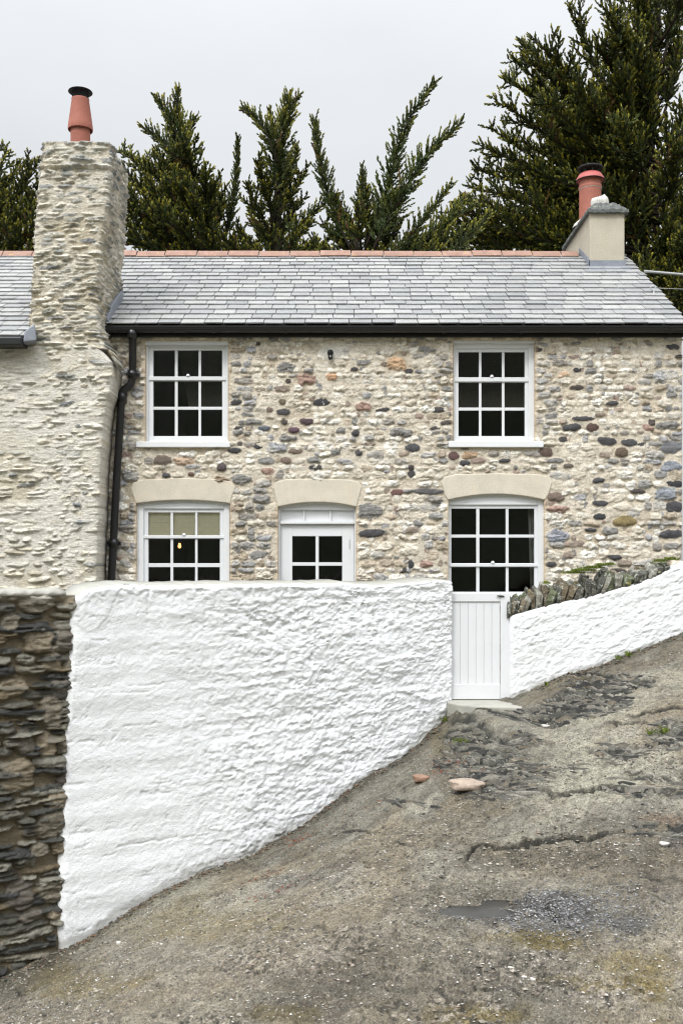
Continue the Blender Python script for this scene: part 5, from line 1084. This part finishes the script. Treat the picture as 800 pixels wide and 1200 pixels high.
# far left
T, C = tree('dark cypress at the left edge, behind the tall chimney', (-6.6, 18.5, -1.3), 1)
trunk(T, [(-6.6, 18.5, -1.5), (-6.5, 18.5, 3), (-6.3, 18.4, 6), (-6.2, 18.4, 8.6)], .28, .05)
for tip, org in [((8, 176), (-30, 270)), ((22, 190), (-30, 285)), ((46, 186), (-10, 270)), ((50, 220), (-20, 290)), ((52, 250), (-20, 305)), ((-10, 165), (-40, 260)), ((45, 270), (-20, 320)), ((30, 230), (-40, 310)), ((66, 215), (0, 290)), ((95, 240), (10, 300)), ((100, 270), (10, 320)), ((20, 290), (-40, 330)), ((75, 300), (-10, 340)), ((-40, 140), (-50, 230)), ((-60, 180), (-40, 260)), ((-90, 220), (-50, 280)), ((-5, 215), (-40, 280)), ((25, 255), (-30, 300)), ((5, 240), (-40, 290)), ((35, 300), (-30, 330)), ((60, 285), (0, 330))]:
    dy = rt.uniform(-1.2, 1.2); mid = ((tip[0] * .5 + org[0] * .5) + rt.uniform(-4, 4), tip[1] * .45 + org[1] * .55 + rt.uniform(0, 10)); C.limb(pp([org, mid, tip], 18.5, dy), .75, 9, .24, 13)
C.build(T)
# second: mass right of the chimney with a leaning top
T, C = tree('bushy cypress right of the tall chimney, its top leaning left', (-3.0, 18.6, -1.3), 2)
trunk(T, [P(262, 780, 18.6), P(258, 420, 18.6), P(250, 330, 18.6), P(232, 250, 18.6), P(212, 180, 18.5)], .26, .04)
C.plume(pp([(218, 215), (212, 165), (207, 135), (209, 104)], 18.3), .42, 20); C.plume(pp([(212, 175), (200, 140), (183, 114)], 18.2), .36, 18); C.plume(pp([(208, 190), (190, 165), (168, 149)], 18.1), .34, 18); C.plume(pp([(215, 170), (222, 150), (228, 138)], 18.4), .3, 18)
C.plume(pp([(262, 290), (276, 215), (279, 162)], 18.9), .22, 22, tipw=.4, tf=.4)
for tip, org in [((143, 178), (215, 235)), ((140, 205), (215, 255)), ((150, 235), (225, 280)), ((142, 262), (225, 300)), ((150, 285), (230, 315)), ((175, 195), (225, 250)), ((200, 175), (228, 240)), ((215, 170), (240, 240)), ((238, 205), (245, 270)), ((250, 225), (245, 290)), ((262, 240), (250, 300)), ((185, 250), (235, 300)), ((190, 280), (240, 315)), ((215, 270), (245, 310)), ((240, 270), (255, 320)), ((160, 215), (220, 270)), ((190, 215), (230, 270)), ((225, 230), (245, 285)), ((205, 215), (235, 270)), ((265, 285), (250, 330)), ((165, 300), (235, 330)), ((200, 302), (250, 330)), ((120, 230), (215, 280)), ((115, 280), (215, 310)), ((195, 190), (230, 260)), ((172, 240), (230, 290)), ((230, 295), (255, 330)), ((182, 180), (222, 240)), ((170, 262), (230, 300))]:
    dy = rt.uniform(-1.3, 1.0); mid = (tip[0] * .5 + org[0] * .5 + rt.uniform(-4, 4), tip[1] * .5 + org[1] * .5 - rt.uniform(0, 8)); C.limb(pp([org, mid, tip], 18.5, dy), .75, 10, .25, 13)
C.build(T)
# third: upright pointed one
T, C = tree('upright pointed cypress in the middle of the roofline', (-1.5, 18.2, -1.3), 3)
trunk(T, [P(318, 790, 18.3), P(320, 400, 18.3), P(322, 300, 18.3), P(326, 220, 18.3), P(330, 150, 18.3)], .2, .02)
C.plume(pp([(322, 240), (328, 170), (338, 112)], 18.2), .50, 24); C.plume(pp([(325, 190), (310, 150), (284, 127)], 18.0), .36, 19); C.plume(pp([(330, 160), (340, 130), (350, 112)], 18.2), .30, 18); C.plume(pp([(318, 170), (318, 145), (315, 128)], 18.3), .28, 18)
for tip, org in [((350, 175), (325, 225)), ((358, 200), (322, 255)), ((300, 190), (322, 250)), ((290, 215), (320, 275)), ((352, 235), (322, 285)), ((292, 245), (318, 295)), ((280, 270), (318, 310)), ((362, 262), (322, 305)), ((370, 285), (322, 320)), ((335, 200), (324, 260)), ((315, 210), (322, 270)), ((340, 255), (322, 300)), ((305, 265), (320, 310)), ((325, 240), (322, 300)), ((345, 285), (322, 320)), ((300, 295), (320, 325)), ((285, 300), (318, 330)), ((330, 290), (322, 330)), ((360, 300), (325, 330)), ((270, 290), (315, 325)), ((262, 278), (312, 318)), ((375, 296), (325, 330)), ((385, 280), (325, 325)), ((255, 296), (310, 330))]:
    dy = rt.uniform(-.9, .9); mid = (tip[0] * .5 + org[0] * .5 + rt.uniform(-3, 3), tip[1] * .4 + org[1] * .6); C.limb(pp([org, mid, tip], 18.2, dy), .5, 8, .22, 14)
C.plume(pp([(330, 285), (365, 250), (395, 228)], 17.9), .3, 18)
C.build(T)
# fourth: open sprays
T, C = tree('open sprays of a young cypress with long bare reaching shoots right of the middle', (.5, 17.9, -1.3), 4)
trunk(T, [P(425, 790, 17.9), P(424, 400, 17.9), P(420, 320, 17.9), P(416, 280, 17.9)], .16, .05)
C.plume(pp([(414, 300), (392, 250), (378, 205), (368, 140)], 17.8), .34, 20, tipw=.35, tf=.35, wood=.02)
C.plume(pp([(425, 300), (452, 225), (470, 160), (488, 125), (510, 96)], 17.7), .42, 18, tipw=.28, tf=.35, wood=.025, up=.1)
C.plume(pp([(430, 305), (465, 240), (497, 185), (540, 143)], 17.5), .44, 18, tipw=.25, tf=.5, wood=.025, up=.1)
C.plume(pp([(425, 260), (424, 230), (424, 195)], 17.9), .26, 18, tf=.3)
for tip, org in [((380, 262), (420, 310)), ((395, 235), (420, 295)), ((418, 240), (424, 300)), ((440, 250), (428, 305)), ((470, 262), (430, 315)), ((455, 280), (430, 325)), ((400, 275), (425, 320)), ((385, 290), (425, 330)), ((435, 275), (430, 325)), ((485, 285), (440, 325)), ((365, 285), (415, 325)), ((410, 255), (422, 310)), ((450, 235), (432, 300)), ((465, 225), (440, 290)), ((430, 220), (428, 290)), ((445, 300), (430, 330)), ((350, 292), (415, 330)), ((500, 296), (440, 330)), ((520, 298), (450, 332)), ((470, 300), (430, 330)), ((372, 300), (420, 332))]:
    dy = rt.uniform(-.9, .9); mid = (tip[0] * .5 + org[0] * .5 + rt.uniform(-3, 3), tip[1] * .4 + org[1] * .6); C.limb(pp([org, mid, tip], 17.8, dy), .48, 7, .22, 13)
for l in [[(450, 320), (490, 265), (528, 217)], [(470, 320), (510, 270), (560, 240)], [(480, 325), (520, 285), (566, 262)], [(455, 320), (500, 292), (545, 232)], [(470, 325), (505, 302), (540, 285)], [(495, 325), (522, 270), (535, 238)], [(450, 310), (480, 290), (515, 270)], [(520, 320), (548, 280), (575, 250)]]:
    C.plume(pp(l, 17.4, .4), .34, 16, tipw=.3, tf=.8)
C.build(T)
# right: the big one
T, C = tree('big spreading cypress filling the right side above the squat chimney', (6.0, 18.8, -1.2), 5)
TX = [P(772, 760, 18.8), P(770, 420, 18.8), P(768, 330, 18.8), P(770, 240, 18.8), P(776, 120, 18.8), P(784, 0, 18.8), P(788, -90, 18.8)]
trunk(T, [(x, y + .7, z) for x, y, z in TX], .13, .03)
tips = [(680, 14), (713, 22), (755, 0), (788, -14), (625, 51), (614, 71), (606, 91), (606, 127), (588, 154), (584, 178), (571, 202), (560, 222), (545, 252), (548, 275), (640, 110), (650, 60), (700, 60), (730, 40), (740, -20), (770, -40), (810, -50), (645, 145), (625, 170), (620, 200), (600, 232), (585, 256), (600, 205), (665, 95), (690, 110), (720, 90), (745, 70), (660, 170), (690, 165), (725, 150), (750, 120), (650, 215), (680, 210), (610, 262), (640, 245), (740, 190), (725, 225), (700, 250), (790, 60), (820, 20), (830, 90), (840, 150), (800, 130), (790, 180), (830, 200), (850, 250), (800, 230), (780, 265), (745, 262), (810, 290), (850, 300), (790, 318), (750, 330), (690, 135), (675, 190), (712, 185), (760, 160), (765, 210), (630, 225), (635, 75), (655, 125), (620, 105), (705, 120), (735, 125), (760, 90), (715, 50), (760, 40), (820, 330), (800, 352), (782, 345), (796, 385), (835, 385), (815, 400), (770, 320), (560, 262), (575, 285), (535, 262), (530, 285), (545, 294), (600, 275), (605, 288), (640, 285), (552, 240)]
for tip in tips:
    left = tip[0] < 700; tip = (tip[0] - (14 if left else 0), tip[1] - 4); oy = min(350, max(40, tip[1] + (140 - .42 * max(0, tip[1]) if left else 85))); org = (772 + rt.uniform(-3, 3), oy + rt.uniform(-15, 15)); dy = rt.uniform(-1.8, 1.3)
    mid = (tip[0] * .55 + org[0] * .45, tip[1] * .35 + org[1] * .65 + rt.uniform(-6, 10)); m1 = (tip[0] * .8 + org[0] * .2, tip[1] * .72 + org[1] * .28)
    C.limb(pp([org, mid, m1, tip], 18.8, dy), .85, 13 if left else 13, .33, 12, start=.22, up=.45, spread=.8)
C.build(T)
